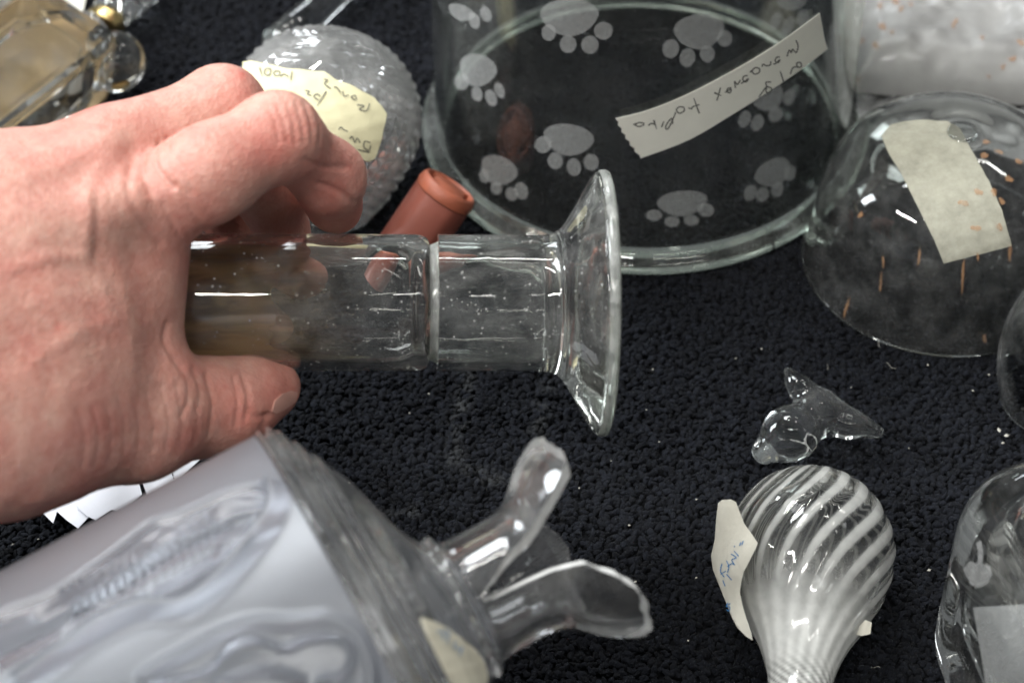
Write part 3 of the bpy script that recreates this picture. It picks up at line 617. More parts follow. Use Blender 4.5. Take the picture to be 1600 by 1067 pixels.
dz += rl([(236, 1068), (320, 1048), (360, 1010), (400, 999), (444, 1012), (480, 997), (528, 995), (548, 1020), (534, 1054), (500, 1062)], 5, .0016)
dz += rl([(330, 1072), (360, 1060), (400, 1050), (440, 1052), (470, 1062)], 5, .0012)
for k in range(7): dz += rl([(150 - 22 * k, 960 + 10 * k), (100 - 22 * k, 990 + 12 * k), (30 - 22 * k, 1020 + 14 * k)], 4, .0004)
R1 = R0 + np.where(fc, dz * 1.8, 0)
Vo = vpos(TT, TH, R1).reshape(-1, 3); Ri = np.full(TT.shape, RV - 0.0055); Ti = np.clip(TT, -LB + 0.008, None); Vi = vpos(Ti, TH, Ri).reshape(-1, 3)
def grid_faces(a, b, base, flip):
    i, j = np.meshgrid(np.arange(a - 1), np.arange(b), indexing='ij'); j2 = (j + 1) % b
    q = np.stack([i * b + j, i * b + j2, (i + 1) * b + j2, (i + 1) * b + j], -1).reshape(-1, 4) + base
    return q[:, ::-1] if flip else q
n0 = nt_ * nth; jj = np.arange(nth); j2 = (jj + 1) % nth; last = (nt_ - 1) * nth
Qf = [grid_faces(nt_, nth, 0, True), grid_faces(nt_, nth, n0, False), np.stack([last + jj, last + j2, n0 + last + j2, n0 + last + jj], 1)]
Vall = np.concatenate([Vo, Vi, vpos(np.array([[-LB]]), np.array([[0.]]), np.array([[0.]])).reshape(1, 3), vpos(np.array([[-LB + .008]]), np.array([[0.]]), np.array([[0.]])).reshape(1, 3)])
cA = 2 * n0; cB = cA + 1
def inside(poly):
    r_ = np.zeros(Xp.shape, bool); p_ = np.array(poly, float)
    for (x1_, y1_), (x2_, y2_) in zip(p_, np.roll(p_, -1, 0)):
        r_ ^= ((y1_ > Yp) != (y2_ > Yp)) & (Xp < (x2_ - x1_) * (Yp - y1_) / (y2_ - y1_ + 1e-9) + x1_)
    return r_
leaf = list(spline(L_up, 60)) + list(spline(L_lo, 60))[::-1]; cl = list(spline([(236, 1068), (320, 1048), (360, 1010), (400, 999), (444, 1012), (480, 997), (528, 995), (548, 1020), (534, 1054), (500, 1062)], 50))
pol = (inside(leaf) | inside(cl)).astype(float)
for _ in range(3): pol = (pol + np.roll(pol, 1, 0) + np.roll(pol, -1, 0) + np.roll(pol, 1, 1) + np.roll(pol, -1, 1)) / 5
pol = np.where(fc, pol, 0) * np.clip(1 - np.clip(rl(L_lo, 13, 1.0) + rl(L_up, 9, 1.0), 0, 1), 0, 1)
me = pymesh('body', Vall, [tuple(q) for q in np.concatenate(Qf)] + [(cA, int(j2[k]), int(k)) for k in range(nth)] + [(cB, int(n0 + k), int(n0 + j2[k])) for k in range(nth)])
atp = me.attributes.new('polish', 'FLOAT', 'POINT'); atp.data.foreach_set('value', np.concatenate([pol.ravel(), np.zeros(len(Vall) - n0)]).astype(np.float32))
add('body', me, M_FROST, vase, True, 60)
# clear shoulder running into the broken neck
tmax_pts = [(-150, 350), (-120, 366), (-90, 370), (-60, 356), (-38, 345), (-25, 345), (-12, 362), (0, 384), (15, 394), (35, 404), (45, 396), (54, 345), (62, 268), (74, 225), (85, 186), (91, 188), (94, 300), (97, 350), (110, 380), (129, 406), (150, 402), (170, 390), (188, 374), (202, 352)]
def tmax(deg):
    dd = (deg + 180) % 360 - 180; xs = [p[0] - 360 for p in tmax_pts] + [p[0] for p in tmax_pts] + [p[0] + 360 for p in tmax_pts]
    pts = sorted((p[0] if p[0] < 180 else p[0] - 360, p[1]) for p in tmax_pts)
    pts = [(a - 360, b) for a, b in pts] + pts + [(a + 360, b) for a, b in pts]
    return float(np.interp(dd, [p[0] for p in pts], [p[1] for p in pts])) + 3 * math.sin(deg * 0.17) + 1.2 * math.sin(deg * 0.53)
oprof = spline([(2, 391), (9, 395), (16, 383), (24, 394), (32, 383), (39, 378), (46, 358), (54, 352), (62, 328), (70, 322), (80, 296), (98, 258), (112, 215), (128, 165), (146, 128), (154, 121), (161, 124), (168, 122), (174, 109), (186, 104), (200, 103)], 80)
def r_out(t): return float(np.interp(t, [200, 262, 285, 300, 315, 331, 350, 380, 410], [103, 103, 107, 114, 127, 144, 159, 176, 185]))
iprof = spline([(200, 74), (170, 77), (140, 92), (110, 128), (80, 176), (50, 240), (25, 300), (8, 330), (2, 345)], 30)
V = []; nn_ = 260; rings = 0; NL = 30
for (t, r) in oprof: V += [MV @ Vector((r * u * math.cos(a), r * u * math.sin(a), t * u)) for a in np.linspace(0, 2 * math.pi, nn_, endpoint=False)]; rings += 1
wob = [random.uniform(-1, 1) for _ in range(nn_)]
for k in range(1, NL + 1):
    for i, a in enumerate(np.linspace(0, 2 * math.pi, nn_, endpoint=False)):
        te = tmax(math.degrees(a)); t = 200 + (te - 200) * k / NL; r = r_out(t); V.append(MV @ Vector((r * u * math.cos(a), r * u * math.sin(a), t * u)))
    rings += 1
ring_edge0 = rings
for k in range(NL, -1, -1):
    for i, a in enumerate(np.linspace(0, 2 * math.pi, nn_, endpoint=False)):
        te = tmax(math.degrees(a)) + 0.5 * wob[i]; t = 200 + (te - 200) * k / NL; r = r_out(t) - 29 - 4 * (k / NL) + 2 * math.sin(3 * a); V.append(MV @ Vector((r * u * math.cos(a), r * u * math.sin(a), t * u)))
    rings += 1
for (t, r) in iprof[1:]: V += [MV @ Vector((r * u * math.cos(a), r * u * math.sin(a), t * u)) for a in np.linspace(0, 2 * math.pi, nn_, endpoint=False)]; rings += 1
Fc = []
for i in range(rings):
    i2 = (i + 1) % rings
    for k in range(nn_): k2 = (k + 1) % nn_; Fc.append((i * nn_ + k, i * nn_ + k2, i2 * nn_ + k2, i2 * nn_ + k))
sm = pymesh('broken_neck', V, Fc)
neck = add('broken_neck', sm, M_SHOULDER, vase, True, 45); sm.materials.append(M_CHIP)
for k in range(nn_): sm.polygons[(ring_edge0 - 1) * nn_ + k].material_index = 1
tag(neck, 'clear glass shoulder and neck with a jagged broken lip')
sb = bvh_of(lathe_mesh('tmp', [(p[1] * u, p[0] * u) for p in oprof], MV, 160, False))
lb = wrap_patch('paper_label', [(656, 966), (676, 972), (700, 984), (722, 1002), (738, 1014), (752, 1030), (759, 1050), (758, 1068), (745, 1085), (715, 1085), (700, 1060), (690, 1040), (676, 1012), (664, 988)], sb, 0.0003, 0.0003, M_OLD, neck, 8, 0.00015)
Zl = lambda L: [[(640 + x / 9.12, 950 + y / 9.12) for x, y in s] for s in L]
if lb: strokes('handwriting', Zl([[(330, 360), (400, 370), (430, 420), (400, 460)], [(440, 330), (520, 400)], [(490, 390), (480, 520)], [(600, 500), (575, 580), (690, 620)], [(690, 570), (650, 700)]]), 2.2, lambda x, y: surf_point(sb, x, y, 0.0012), M_BLUE, lb)

# ------------------------------------------------------------------ white paper tags under the hand
papers = [([(40, 770), (66, 800), (83, 817), (90, 797), (150, 770), (190, 720), (120, 700)], .0035, 'white paper tag with a sharp corner, leftmost of the tags below the wrist'),
          ([(84, 794), (104, 812), (122, 825), (138, 808), (170, 780), (200, 730), (130, 705)], .006, 'white paper tag with a pointed end, second from the left under the hand'),
          ([(118, 790), (136, 806), (150, 812), (174, 796), (192, 799), (222, 772), (212, 735), (160, 715)], .009, 'white paper tag with a blunt end, uppermost of the fanned tags under the hand'),
          ([(214, 730), (232, 780), (276, 752), (318, 712), (330, 690), (250, 690)], .005, 'white paper slip with a thin black line, beside the frosted vase')]
for k, (poly, z, lab) in enumerate(papers):
    Pp, Fp = grid2d(poly, 14); cxp = sum(p[0] for p in poly) / len(poly); cyp = sum(p[1] for p in poly) / len(poly)
    topv = [ground(x, y, z + 0.00010 * (y - cyp) * math.sin(k + 1) * 0.5 + 0.0012 * math.sin((x - cxp) * 0.05 + k)) for x, y in Pp]
    o = tag(add('paper_tag', slab('paper_tag', topv, Fp, [Vector((0, 0, -0.0002))] * len(topv)), M_PAPER, None, True, 40), lab, 'paper', 'white paper tags under the hand')
    if k == 3: strokes('printed_line', [[(262, 715), (267, 732), (273, 752)]], 2.0, lambda x, y: ground(x, y, z + 0.0018), M_BLACK, o)

# ------------------------------------------------------------------ red-brown plastic handle leaning by the jar
A3 = Vector((0.562, 0.376, 0.737)).normalized(); end = at(704, 290, 0.795); MR = frame(end, A3, (0, -0.6, 0.8))
cap = thing('plastic_handle', ground(640, 400), 'red-brown plastic handle with a slotted end, standing behind the glass tube', 'handle')
def oct_ring(r, z, n=48):
    out = []
    for k in range(n):
        a = 2 * math.pi * k / n; seg = math.pi / 3; b = (a + 0.35) % seg - seg / 2; rr = r * (0.55 + 0.45 * math.cos(seg / 2) / math.cos(b) * 1.04); out.append(Vector((rr * math.cos(a), rr * math.sin(a), z)))
    return out
cr = 0.0106; Ldn = end.z / A3.z * 0.985
stat = [(0.0, -Ldn), (cr * 0.96, -Ldn), (cr * 0.98, -0.03), (cr, -0.012), (cr, -0.0052)]
V = []; Fc = []
for (r, z) in stat: V += [MR @ p for p in oct_ring(max(r, 1e-5), z)]
for i in range(len(stat) - 1):
    for k in range(48): Fc.append((i * 48 + k, i * 48 + (k + 1) % 48, (i + 1) * 48 + (k + 1) % 48, (i + 1) * 48 + k))
Fc.append(tuple((len(stat) - 1) * 48 + k for k in range(48)))
add('grip', pymesh('grip', V, Fc), M_RED, cap, True, 50)
ecap = add('end_ring', lathe_mesh('end_ring', [(cr * 0.78, -0.0048), (cr * 1.0, -0.0048), (cr * 1.03, -0.003), (cr * 0.98, -0.0008), (cr * 0.92, 0), (cr * 0.86, 0.0001), (cr * 0.80, -0.0008), (cr * 0.79, -0.004)], MR, 64, True), M_RED2, cap, True, 50)
add('boss', lathe_mesh('boss', [(0, -0.0049), (cr * .58, -0.0049), (cr * .58, -.0006), (cr * .52, -.0001), (0, -.0002)], MR, 40, False), M_RED2, cap, True, 40)
for a in (0.9, 2.5, 4.04, 5.6):
    R_ = MR @ Matrix.Rotation(a, 4, 'Z'); V = [R_ @ Vector((x, y, z)) for x in (cr * .5, cr * 0.81) for y in (-0.0016, 0.0016) for z in (-0.0045, -0.0004)]
    add('bridge', pymesh('bridge', V, [(0, 1, 3, 2), (4, 6, 7, 5), (0, 4, 5, 1), (2, 3, 7, 6), (0, 2, 6, 4), (1, 5, 7, 3)]), M_RED2, cap, False)

# ------------------------------------------------------------------ cut-crystal bowl with yellow label
CC = ground(488, 312); Mc = Matrix.Translation(CC + Vector((0, 0, .0062))) @ Matrix.Rotation(math.radians(12), 4, 'Y') @ Matrix.Diagonal((1, 1, .93, 1))
cut = thing('crystal_bowl', CC, 'diamond-cut crystal goblet bowl with a yellow paper label, behind the fingers', 'crystal bowl')
cp = spline([(0.0255, 0.0), (0.0290, 0.010), (0.0322, 0.022), (0.0340, 0.033), (0.0325, 0.045), (0.0270, 0.0555), (0.0180, 0.0625), (0.0080, 0.0660)], 28)
na = 64; V = []; Fc = []; m = len(cp)
for j, (r, z) in enumerate(cp):
    for k in range(na):
        a = 2 * math.pi * k / na
        bump = (0.00042 if (k + j) % 2 == 0 else -0.00050) if 3 < j < m - 3 else 0.0
        if 45 <= k <= 46: bump *= 0.1
        f = r + bump; V.append(Mc @ Vector((f * math.cos(a), f * math.sin(a), z)))
inn_ = [(max(0.003, r - 0.0045), max(0.0, min(z, 0.0610))) for r, z in cp][::-1]
for (r, z) in inn_: V += [Mc @ Vector((r * math.cos(2 * math.pi * k / na), r * math.sin(2 * math.pi * k / na), z)) for k in range(na)]
V.append(Mc @ Vector((0, 0, 0.0664))); V.append(Mc @ Vector((0, 0, 0.0610)))
for j in range(2 * m):
    if j == m - 1: continue
    j2 = (j + 1) % (2 * m)
    for k in range(na):
        k2 = (k + 1) % na; a, b, c, d_ = j * na + k, j * na + k2, j2 * na + k2, j2 * na + k
        if j < m - 1 and (k + j) % 2 == 0: Fc += [(a, b, d_), (b, c, d_)]
        elif j < m - 1: Fc += [(a, b, c), (a, c, d_)]
        else: Fc.append((a, b, c, d_))
for k in range(na): Fc += [((m - 1) * na + k, (m - 1) * na + (k + 1) % na, 2 * m * na), (m * na + k, 2 * m * na + 1, m * na + (k + 1) % na)]
add('bowl', pymesh('bowl', V, Fc), M_CUT, cut, False)
cb = bvh_of(lathe_mesh('tmp', [(r + 0.0012, z) for r, z in cp] + [(0, 0.0680)], Mc, 160, False))
Zc = lambda L: [(360 + x / 3.557, 40 + y / 3.557) for x, y in L]
yl = wrap_patch('paper_label', Zc([(70, 205), (120, 200), (330, 245), (520, 260), (580, 300), (700, 350), (800, 405), (865, 490), (852, 570), (832, 650), (800, 740), (770, 755), (690, 735), (520, 640), (300, 520), (120, 420), (70, 300)]), cb, 0.0001, 0.0003, M_YEL, cut, 8, 0.0003)
strokes('handwriting', [Zc(s) for s in [[(345, 262), (338, 312)], [(328, 292), (300, 278), (282, 292)], [(278, 262), (250, 262), (250, 284), (276, 284), (278, 262)], [(228, 246), (200, 250), (196, 276), (222, 282), (230, 248)], [(168, 240), (182, 288)],
    [(768, 438), (752, 478), (712, 470), (738, 452), (700, 446)], [(690, 420), (668, 404), (690, 396), (696, 420)], [(655, 392), (630, 400), (622, 372)], [(610, 380), (590, 352), (572, 350)], [(556, 358), (522, 330), (540, 312), (518, 306)],
    [(532, 372), (482, 452)], [(492, 420), (464, 402), (480, 386), (500, 398)], [(450, 396), (428, 386), (440, 372), (415, 366)],
    [(772, 650), (742, 642), (738, 676), (764, 690), (774, 664)], [(704, 688), (768, 702)], [(716, 650), (700, 626), (688, 648), (672, 616), (660, 630)], [(650, 590), (626, 580), (612, 566), (600, 580)]]], 2.2, lambda x, y: surf_point(cb, x, y, 0.0008), M_INK, yl)
# glass stem lying behind it
a = ground(424, 80, .009); b = ground(590, -70, .009)
add_st = thing('goblet_leg', a, 'clear glass stem lying on the carpet behind the crystal bowl', 'goblet leg')
Ms = frame(a, b - a, (0, 0, 1)); Ls = (b - a).length
add('shaft', lathe_mesh('shaft', [(0, 0), (.0050, .0006), (.0072, .004), (.0066, .02), (.0060, Ls * .5), (.0066, Ls * .8), (.0085, Ls), (0, Ls + .002)], Ms, 40, False), M_CLEAR, add_st, True, 50)
add('knop', lathe_mesh('knop', [(.0066, Ls + .0025), (.0100, Ls + .005), (.0110, Ls + .009), (.0090, Ls + .014), (0, Ls + .016), (0, Ls + .0025)][:-1] + [(0, Ls + .0025)], Ms, 40, False), M_CLEAR, add_st, True, 50)

# ------------------------------------------------------------------ crystal decanter, top left
a = ground(-95, 235, .018); b = ground(128, 62, .018)
dec = thing('crystal_decanter', ground(60, 140), 'square faceted crystal decanter with a ball stopper, lying in the upper left corner', 'decanter')
Md = frame(a, b - a, (0, 0, 1)); Ld = (b - a).length
def boxloft(name, stations, M, ch=0.28):
    """chamfered square sections (half width, z)"""
    V = []; Fc = []; n = 8
    for (w, z) in stations:
        c = w * (1 - ch); pts = [(w, -c), (w, c), (c, w), (-c, w), (-w, c), (-w, -c), (-c, -w), (c, -w)]
        V += [M @ Vector((x, y, z)) for x, y in pts]
    for i in range(len(stations) - 1):
        for k in range(n): Fc.append((i * n + k, i * n + (k + 1) % n, (i + 1) * n + (k + 1) % n, (i + 1) * n + k))
    Fc.append(tuple(range(n))[::-1]); Fc.append(tuple((len(stations) - 1) * n + k for k in range(n)))
    return pymesh(name, V, Fc)
Md2 = Md @ Matrix.Rotation(math.radians(14), 4, 'Z')
bd = boxloft('body', [(.0185, 0), (.0205, .004), (.0205, Ld - .010), (.0180, Ld - .003), (.012, Ld + .001)], Md2, .14); add('body', bd, M_THICK, dec, False)
add('cavity', boxloft('cavity', [(.0130, .008), (.0145, .012), (.0145, Ld - .022), (.0105, Ld - .013)], Md2, .12), M_THICK, dec, False)
add('collar', lathe_mesh('collar', [(0, Ld + .0012), (.0085, Ld + .0014), (.0078, Ld + .004), (.0085, Ld + .0068), (0, Ld + .0070)], Md2, 32, False), M_CUT, dec, True, 30)
sc_ = at(179, 97, .862); ico_bm = bmesh.new(); bmesh.ops.create_icosphere(ico_bm, subdivisions=4, radius=.0116, matrix=Matrix.Translation(sc_)); me = bpy.data.meshes.new('ball_stopper'); ico_bm.to_mesh(me); ico_bm.free()
add('ball_stopper', me, M_THICK, dec, True)
# flat oval bottle beside it: clear neck with brass collar
a = ground(160, 44, .010); b = ground(226, -62, .016)
sto = thing('glass_stopper', a, 'clear glass stopper with a brass collar, at the top edge beside the decanter', 'stopper')
Mp = frame(a, b - a, (0, 0, 1)); Lp = (b - a).length
add('shaft', lathe_mesh('shaft', [(0, .006), (.0070, .0062), (.0085, .012), (.0120, .024), (.0125, Lp * .7), (.008, Lp), (0, Lp + .001)], Mp, 40, False), M_THICK, sto, True, 40)
add('collar', lathe_mesh('collar', [(0, 0), (.0066, 0), (.0078, .0016), (.0078, .0040), (.0066, .0056), (0, .0058)], Mp, 40, False), M_GOLD, sto, True, 30)
# cardboard under the decanter
def flat_sheet(name, poly, z, th_, mat, lab, cat, wav=0.0):
    Pp, Fp = grid2d(poly, 16); topv = [ground(x, y, z + wav * math.sin(x * .04 + y * .03)) for x, y in Pp]
    return tag(add(name, slab(name, topv, Fp, [Vector((0, 0, -th_))] * len(topv)), mat, None, True, 40), lab, cat)
flat_sheet('cardboard', [(-140, 190), (100, 74), (150, 120), (120, 230), (-140, 330)], .0022, .0016, M_CARD, 'brown cardboard sheet under the crystal decanter', 'cardboard')
flat_sheet('paper_sheet', [(58, -30), (140, -30), (128, 26), (100, 40), (72, 36)], .003, .0003, M_CREAM, 'cream paper sheet behind the crystal decanter at the top edge', 'paper', .0008)
pc = ground(-28, 62); cup = thing('porcelain_cup', pc, 'white porcelain cup with a small red mark, cut off by the left edge', 'cup')
add('wall', lathe_mesh('wall', [(0, 0), (.0125, 0), (.0135, .002), (.0150, .03), (.0155, .045), (.0140, .045), (.0135, .03), (.0115, .005), (0, .004)], Matrix.Translation(pc), 48, False), M_PORC, cup, True, 40)
cbv = bvh_of(lathe_mesh('tmp', [(.0135, .002), (.0150, .03), (.0155, .045)], Matrix.Translation(pc), 64, False))
wrap_patch('red_mark', ell(11, 58, 4, 8), cbv, .0001, .0002, M_RED, cup, 6)

# ------------------------------------------------------------------ upturned bowl with broken stem
DC = ground(1468, 405); Mdm = Matrix.Translation(DC)
dome = thing('glass_bowl', DC, 'thin clear wine-glass bowl with masking tape and rust drips, upturned by the right edge', 'glass bowl')
op = spline([(.0482, 0), (.0476, .004), (.0461, .012), (.0453, .022), (.0434, .033), (.0383, .0435), (.0285, .0518), (.0150, .0560), (.0085, .0566)], 40)
ip_ = [(max(r - .0011, .0002), z - (.0011 if z > .02 else .0011 * z / .02)) for r, z in op][::-1]
stub = [(0, .0572)]
dprof = [tuple(p) for p in op] + stub + [(0, .0545)] + [tuple(p) for p in ip_]
V = dprof[:]; me = lathe_mesh('bowl', V, Mdm, 128, True); add('bowl', me, M_DOME, dome, True, 50)
db = bvh_of(lathe_mesh('tmp', [tuple(p) for p in op] + [(0, .0570)], Mdm, 160, False))
wrap_patch('masking_tape', [(1392, 196), (1430, 189), (1480, 192), (1500, 205), (1520, 240), (1545, 285), (1565, 330), (1580, 384), (1550, 392), (1510, 402), (1475, 411), (1460, 375), (1435, 325), (1408, 272), (1388, 240), (1378, 215)], db, .0003, .0003, M_TAPE2, dome, 8, .0003)
add('stem_stub', lathe_mesh('stem_stub', [(0, .0574), (.0048, .0574), (.0051, .0578), (.0047, .0582), (.0038, .0583), (0, .0581)], Mdm, 48, False), M_DOME, dome, True, 40)
for (x, y, rx, ry, ro) in [(a_, b_, c_ * .72, d_ * .9, e2_) for a_, b_, c_, d_, e2_ in [(1504, 428, 3, 25, .08), (1437, 400, 3, 12, .12), (1325, 480, 2.5, 16, .25), (1378, 440, 2, 14, .08), (1382, 408, 2, 9, 0), (1537, 527, 4, 6, 0), (1576, 395, 3, 14, 0), (1347, 336, 5, 5, 0), (1540, 225, 9, 3, .3), (1560, 240, 8, 3, .2), (1537, 246, 9, 4, -.3), (1575, 282, 8, 5, .3), (1528, 302, 9, 5, .7), (1552, 302, 6, 6, 0), (1560, 355, 6, 6, .2), (1505, 319, 10, 5, .2), (1524, 357, 10, 5, .2), (1590, 255, 7, 4, .4), (1527, 400, 2, 8, 0), (1564, 316, 7, 4, .8)]]:
    wrap_patch('rust_drip', ell(x, y, rx, ry, ro, 18, .22), db, .0007, .0003, M_RUST, dome, 8)
# second bowl cut by the right edge
D2 = ground(1654, 622); M2 = Matrix.Translation(D2); s2 = 0.0225
bw = thing('glass_cup', D2, 'clear glass cup upturned at the right edge, only its rounded side showing', 'glass cup')
op2 = spline([(s2 * .86, 0), (s2 * .95, .008), (s2, .018), (s2 * .97, .030), (s2 * .82, .041), (s2 * .5, .048), (.004, .0505)], 30)
add('bowl', lathe_mesh('bowl', [tuple(p) for p in op2] + [(0, .0508), (0, .0492)] + [(max(r - .0013, .0002), max(0, z - .0012)) for r, z in op2][::-1], M2, 96, True), M_CLEAR, bw, True, 50)
add('foot_stub', lathe_mesh('foot_stub', [(0, .0512), (.0046, .0512), (.0040, .0555), (.0032, .062), (0, .0625)], M2, 40, False), M_CLEAR, bw, True, 40)

# ------------------------------------------------------------------ bubble wrap and package, top right
pk = thing('wrapped_package', ground(1500, 90), 'flat package wrapped in cloudy plastic with orange specks, upper right corner', 'package')
c0, c1 = ground(1336, 152, .004), ground(1660, 176, .004); c2, c3 = ground(1660, -70, .004), ground(1334, -70, .004)
nu, nv_ = 70, 60; V = []; Fc = []
for lay in (1, 0):
    for j in range(nv_):
        for i in range(nu):
            s_, t_ = i / (nu - 1), j / (nv_ - 1); p = (c0 * (1 - s_) + c1 * s_) * (1 - t_) + (c3 * (1 - s_) + c2 * s_) * t_
            ed = min(s_, t_ * 0.8, 1 - s_, 1 - t_); h = .013 * min(1, ed / .10) ** .5
            q = np.array([[p.x, p.y, 0]]); w = float(vnoise(q, 60)[0]) * .006 + float(vnoise(q + 5, 170)[0]) * .003
            V.append(Vector((p.x, p.y, .0075 + (h + w * min(1, ed / .05) if lay else -.0015))))
nl = nu * nv_
for j in range(nv_ - 1):
    for i in range(nu - 1):
        a_ = j * nu + i; Fc.append((a_, a_ + 1, a_ + nu + 1, a_ + nu)); Fc.append((nl + a_, nl + a_ + nu, nl + a_ + nu + 1, nl + a_ + 1))
bd_ = [j for j in range(nu)] + [nu * j + nu - 1 for j in range(1, nv_)] + [nl - 1 - i for i in range(1, nu)] + [nu * (nv_ - 1 - j) for j in range(1, nv_ - 1)]
for x, y in zip(bd_, bd_[1:] + bd_[:1]): Fc.append((x, nl + x, nl + y, y))
pkm = pymesh('wrapping', V, Fc); pkb = bvh_of(pkm); add('wrapping', pkm, M_PACK, pk, True, 50)
for (x, y, r) in [(1408, 15, 4), (1399, 4, 5), (1379, 43, 6), (1369, 72, 5), (1347, 64, 4), (1493, 35, 4), (1489, 42, 3), (1582, 93, 5), (1567, 105, 4), (1595, 68, 5), (1375, 10, 4), (1342, 125, 4), (1423, 8, 3), (1394, 52, 3), (1535, 60, 3), (1545, 120, 3)]:
    wrap_patch('rust_speck', ell(x, y, r * .8, r * 1.1, r, 18, .26), pkb, .0002, .0002, M_RUST, pk, 6)
bwp = thing('bubble_wrap', ground(1470, 190), 'clear bubble wrap with round air bubbles, between the package and the upturned bowl', 'bubble wrap')
c0, c1, c2, c3 = ground(1338, 208), ground(1680, 268), ground(1680, 110), ground(1338, 110)
V = []; Fc = []; n1_, n2_ = 24, 10
for lay in (0, 1):
    for j in range(n2_):
        for i in range(n1_):
            s_, t_ = i / (n1_ - 1), j / (n2_ - 1); p = (c0 * (1 - s_) + c1 * s_) * (1 - t_) + (c3 * (1 - s_) + c2 * s_) * t_
            V.append(Vector((p.x, p.y, .0016 - .0002 * lay + .0004 * math.sin(i * 1.3) * math.sin(j * 1.7))))
nl = n1_ * n2_
for j in range(n2_ - 1):
    for i in range(n1_ - 1):
        a_ = j * n1_ + i; Fc += [(a_, a_ + 1, a_ + n1_ + 1, a_ + n1_), (nl + a_, nl + a_ + n1_, nl + a_ + n1_ + 1, nl + a_ + 1)]
add('film', pymesh('film', V, Fc), M_BUB, bwp, True)
dome_me = lathe_mesh('bubble', [(.0044, 0), (.0043, .0014), (.0037, .0026), (.0024, .0034), (0, .0037)], Matrix(), 20, False); dome_me.polygons.foreach_set('use_smooth', [True] * len(dome_me.polygons)); dome_me.materials.append(M_BUB)
o1 = ground(1362, 205)
for r_ in range(3):
    for k in range(9):
        p = o1 + Vector((k * .0102 + (r_ % 2) * .0051, r_ * .0092 - k * .0010, .0016))
        x_, y_, _ = project(np.array([p])); 
        if x_[0] > 1690: continue
        o = bpy.data.objects.new('bubble', dome_me); COL.objects.link(o); o.parent = bwp; o.location = p - bwp.location

# ------------------------------------------------------------------ small broken glass piece
def KG(px, py, z, r):
    return (np.array(ground(px, py, z), np.float32), r / 4950.)
bodyc = [KG(1196, 704, .0070, 22), KG(1234, 678, .0095, 43), KG(1272, 650, .0100, 29)]
lo = np.array(ground(1240, 670)) - .034; hi = np.array(ground(1280, 640)) + .034; lo[2] = -.002; hi[2] = .03
P = sgrid(lo, hi, .0005)
d = chain(P, bodyc, .003)
d = smin(d, chain(P, [KG(1278, 646, .0105, 26), KG(1248, 606, .014, 15), KG(1231, 580, .0165, 7)], .003), .004)
d = smin(d, chain(P, [KG(1278, 650, .0105, 27), KG(1325, 664, .0095, 20), KG(1371, 675, .0085, 11)], .003), .004)
d = smin(d, chain(P, [KG(1242, 594, .0150, 7), KG(1290, 624, .0120, 11), KG(1350, 662, .0090, 8)], .003), .0045)
Vg, Qg = surface_nets(d.astype(np.float32), lo, .0005)
Vg[:, 2] = np.maximum(Vg[:, 2], 0.0002)
pc_ = npmesh('glass_shard', Vg, Qg); bm = bmesh.new(); bm.from_mesh(pc_)
for _ in range(7): bmesh.ops.smooth_vert(bm, verts=bm.verts, factor=.5, use_axis_x=True, use_axis_y=True, use_axis_z=True)
bmesh.ops.recalc_face_normals(bm, faces=bm.faces); bm.to_mesh(pc_); bm.free()
tag(add('glass_shard', pc_, M_CLEAR, None, True), 'small clear three-pointed glass piece on the carpet above the swirl ball', 'glass piece')

# ------------------------------------------------------------------ swirl-striped glass ball
B0 = at(1266, 856, .684); nk = at(1246, 1120, .652); axs = (nk - B0).normalized(); Mb = frame(B0, axs, (0, 0, 1)); rb = .0248
sw = thing('swirl_ornament', ground(1266, 880), 'clear glass ball with white spiral stripes and neck, paper tag on its side', 'glass ornament')
ln = (nk - B0).length
pf = spline([(0.0, -rb), (rb * .42, -rb * .905), (rb * .76, -rb * .64), (rb * .97, -rb * .22), (rb, rb * .12), (rb * .93, rb * .50), (rb * .74, rb * .92), (rb * .52, rb * 1.32), (rb * .385, rb * 1.72), (rb * .35, rb * 2.1), (rb * .37, ln)], 130)
ns = 320; NS = 18; SGN = -1; V = []; stv = []
def swirl(z, a):
    return a + SGN * (0.62 * math.sin(max(-1, min(1, z / rb)) * 1.2) + 0.30 * max(0, z / rb - .9)) + 0.8
for (r, z) in pf:
    amp = .035 * min(1, r / rb * 1.3)
    for k in range(ns):
        a = 2 * math.pi * k / ns; ph = NS * swirl(z, a); rr = r * (1 + amp * .30 * math.sin(ph + .6)); V.append(Mb @ Vector((rr * math.cos(a), rr * math.sin(a), z)))
        fade = 1 / (1 + math.exp(-(z / rb - .88) * 6)); nkf = 1 / (1 + math.exp(-(z / rb - 1.72) * 16))
        s_ = math.sin(ph + .25 * math.sin(3 * a)); w = 1 / (1 + math.exp(-(s_ - 0.05 + .28 * math.sin(5 * a + 1) - 1.3 * fade) * 5 * (1 if True else 1)))
        v = max(.54 * (1 / (1 + math.exp(-(s_ - .28 - .25 * math.sin(2 * a + .4)) * 6))), fade * (.88 + .11 * s_)); v = v * (1 - .75 * nkf * (0.5 + 0.5 * math.sin(ph * 1.0 + z * 2600)))
        stv.append(v)
no_ = len(V); inner = [(r * .72 if z > -rb * .7 else r * .6, z if z > -rb * .7 else -rb * .7 - (z + rb * .7) * -.2) for r, z in pf][::-1]
inner = [tuple(p) for p in spline([(rb * .25, ln), (rb * .24, rb * 2.0), (rb * .30, rb * 1.6), (rb * .58, rb * 1.0), (rb * .80, rb * .5), (rb * .885, rb * .08), (rb * .85, -.25 * rb), (rb * .64, -rb * .60), (rb * .34, -rb * .80), (.0002, -rb * .87)], 60)]
for (r, z) in inner:
    for k in range(ns): a = 2 * math.pi * k / ns; V.append(Mb @ Vector((r * math.cos(a), r * math.sin(a), z))); stv.append(0.0)
Fc = []
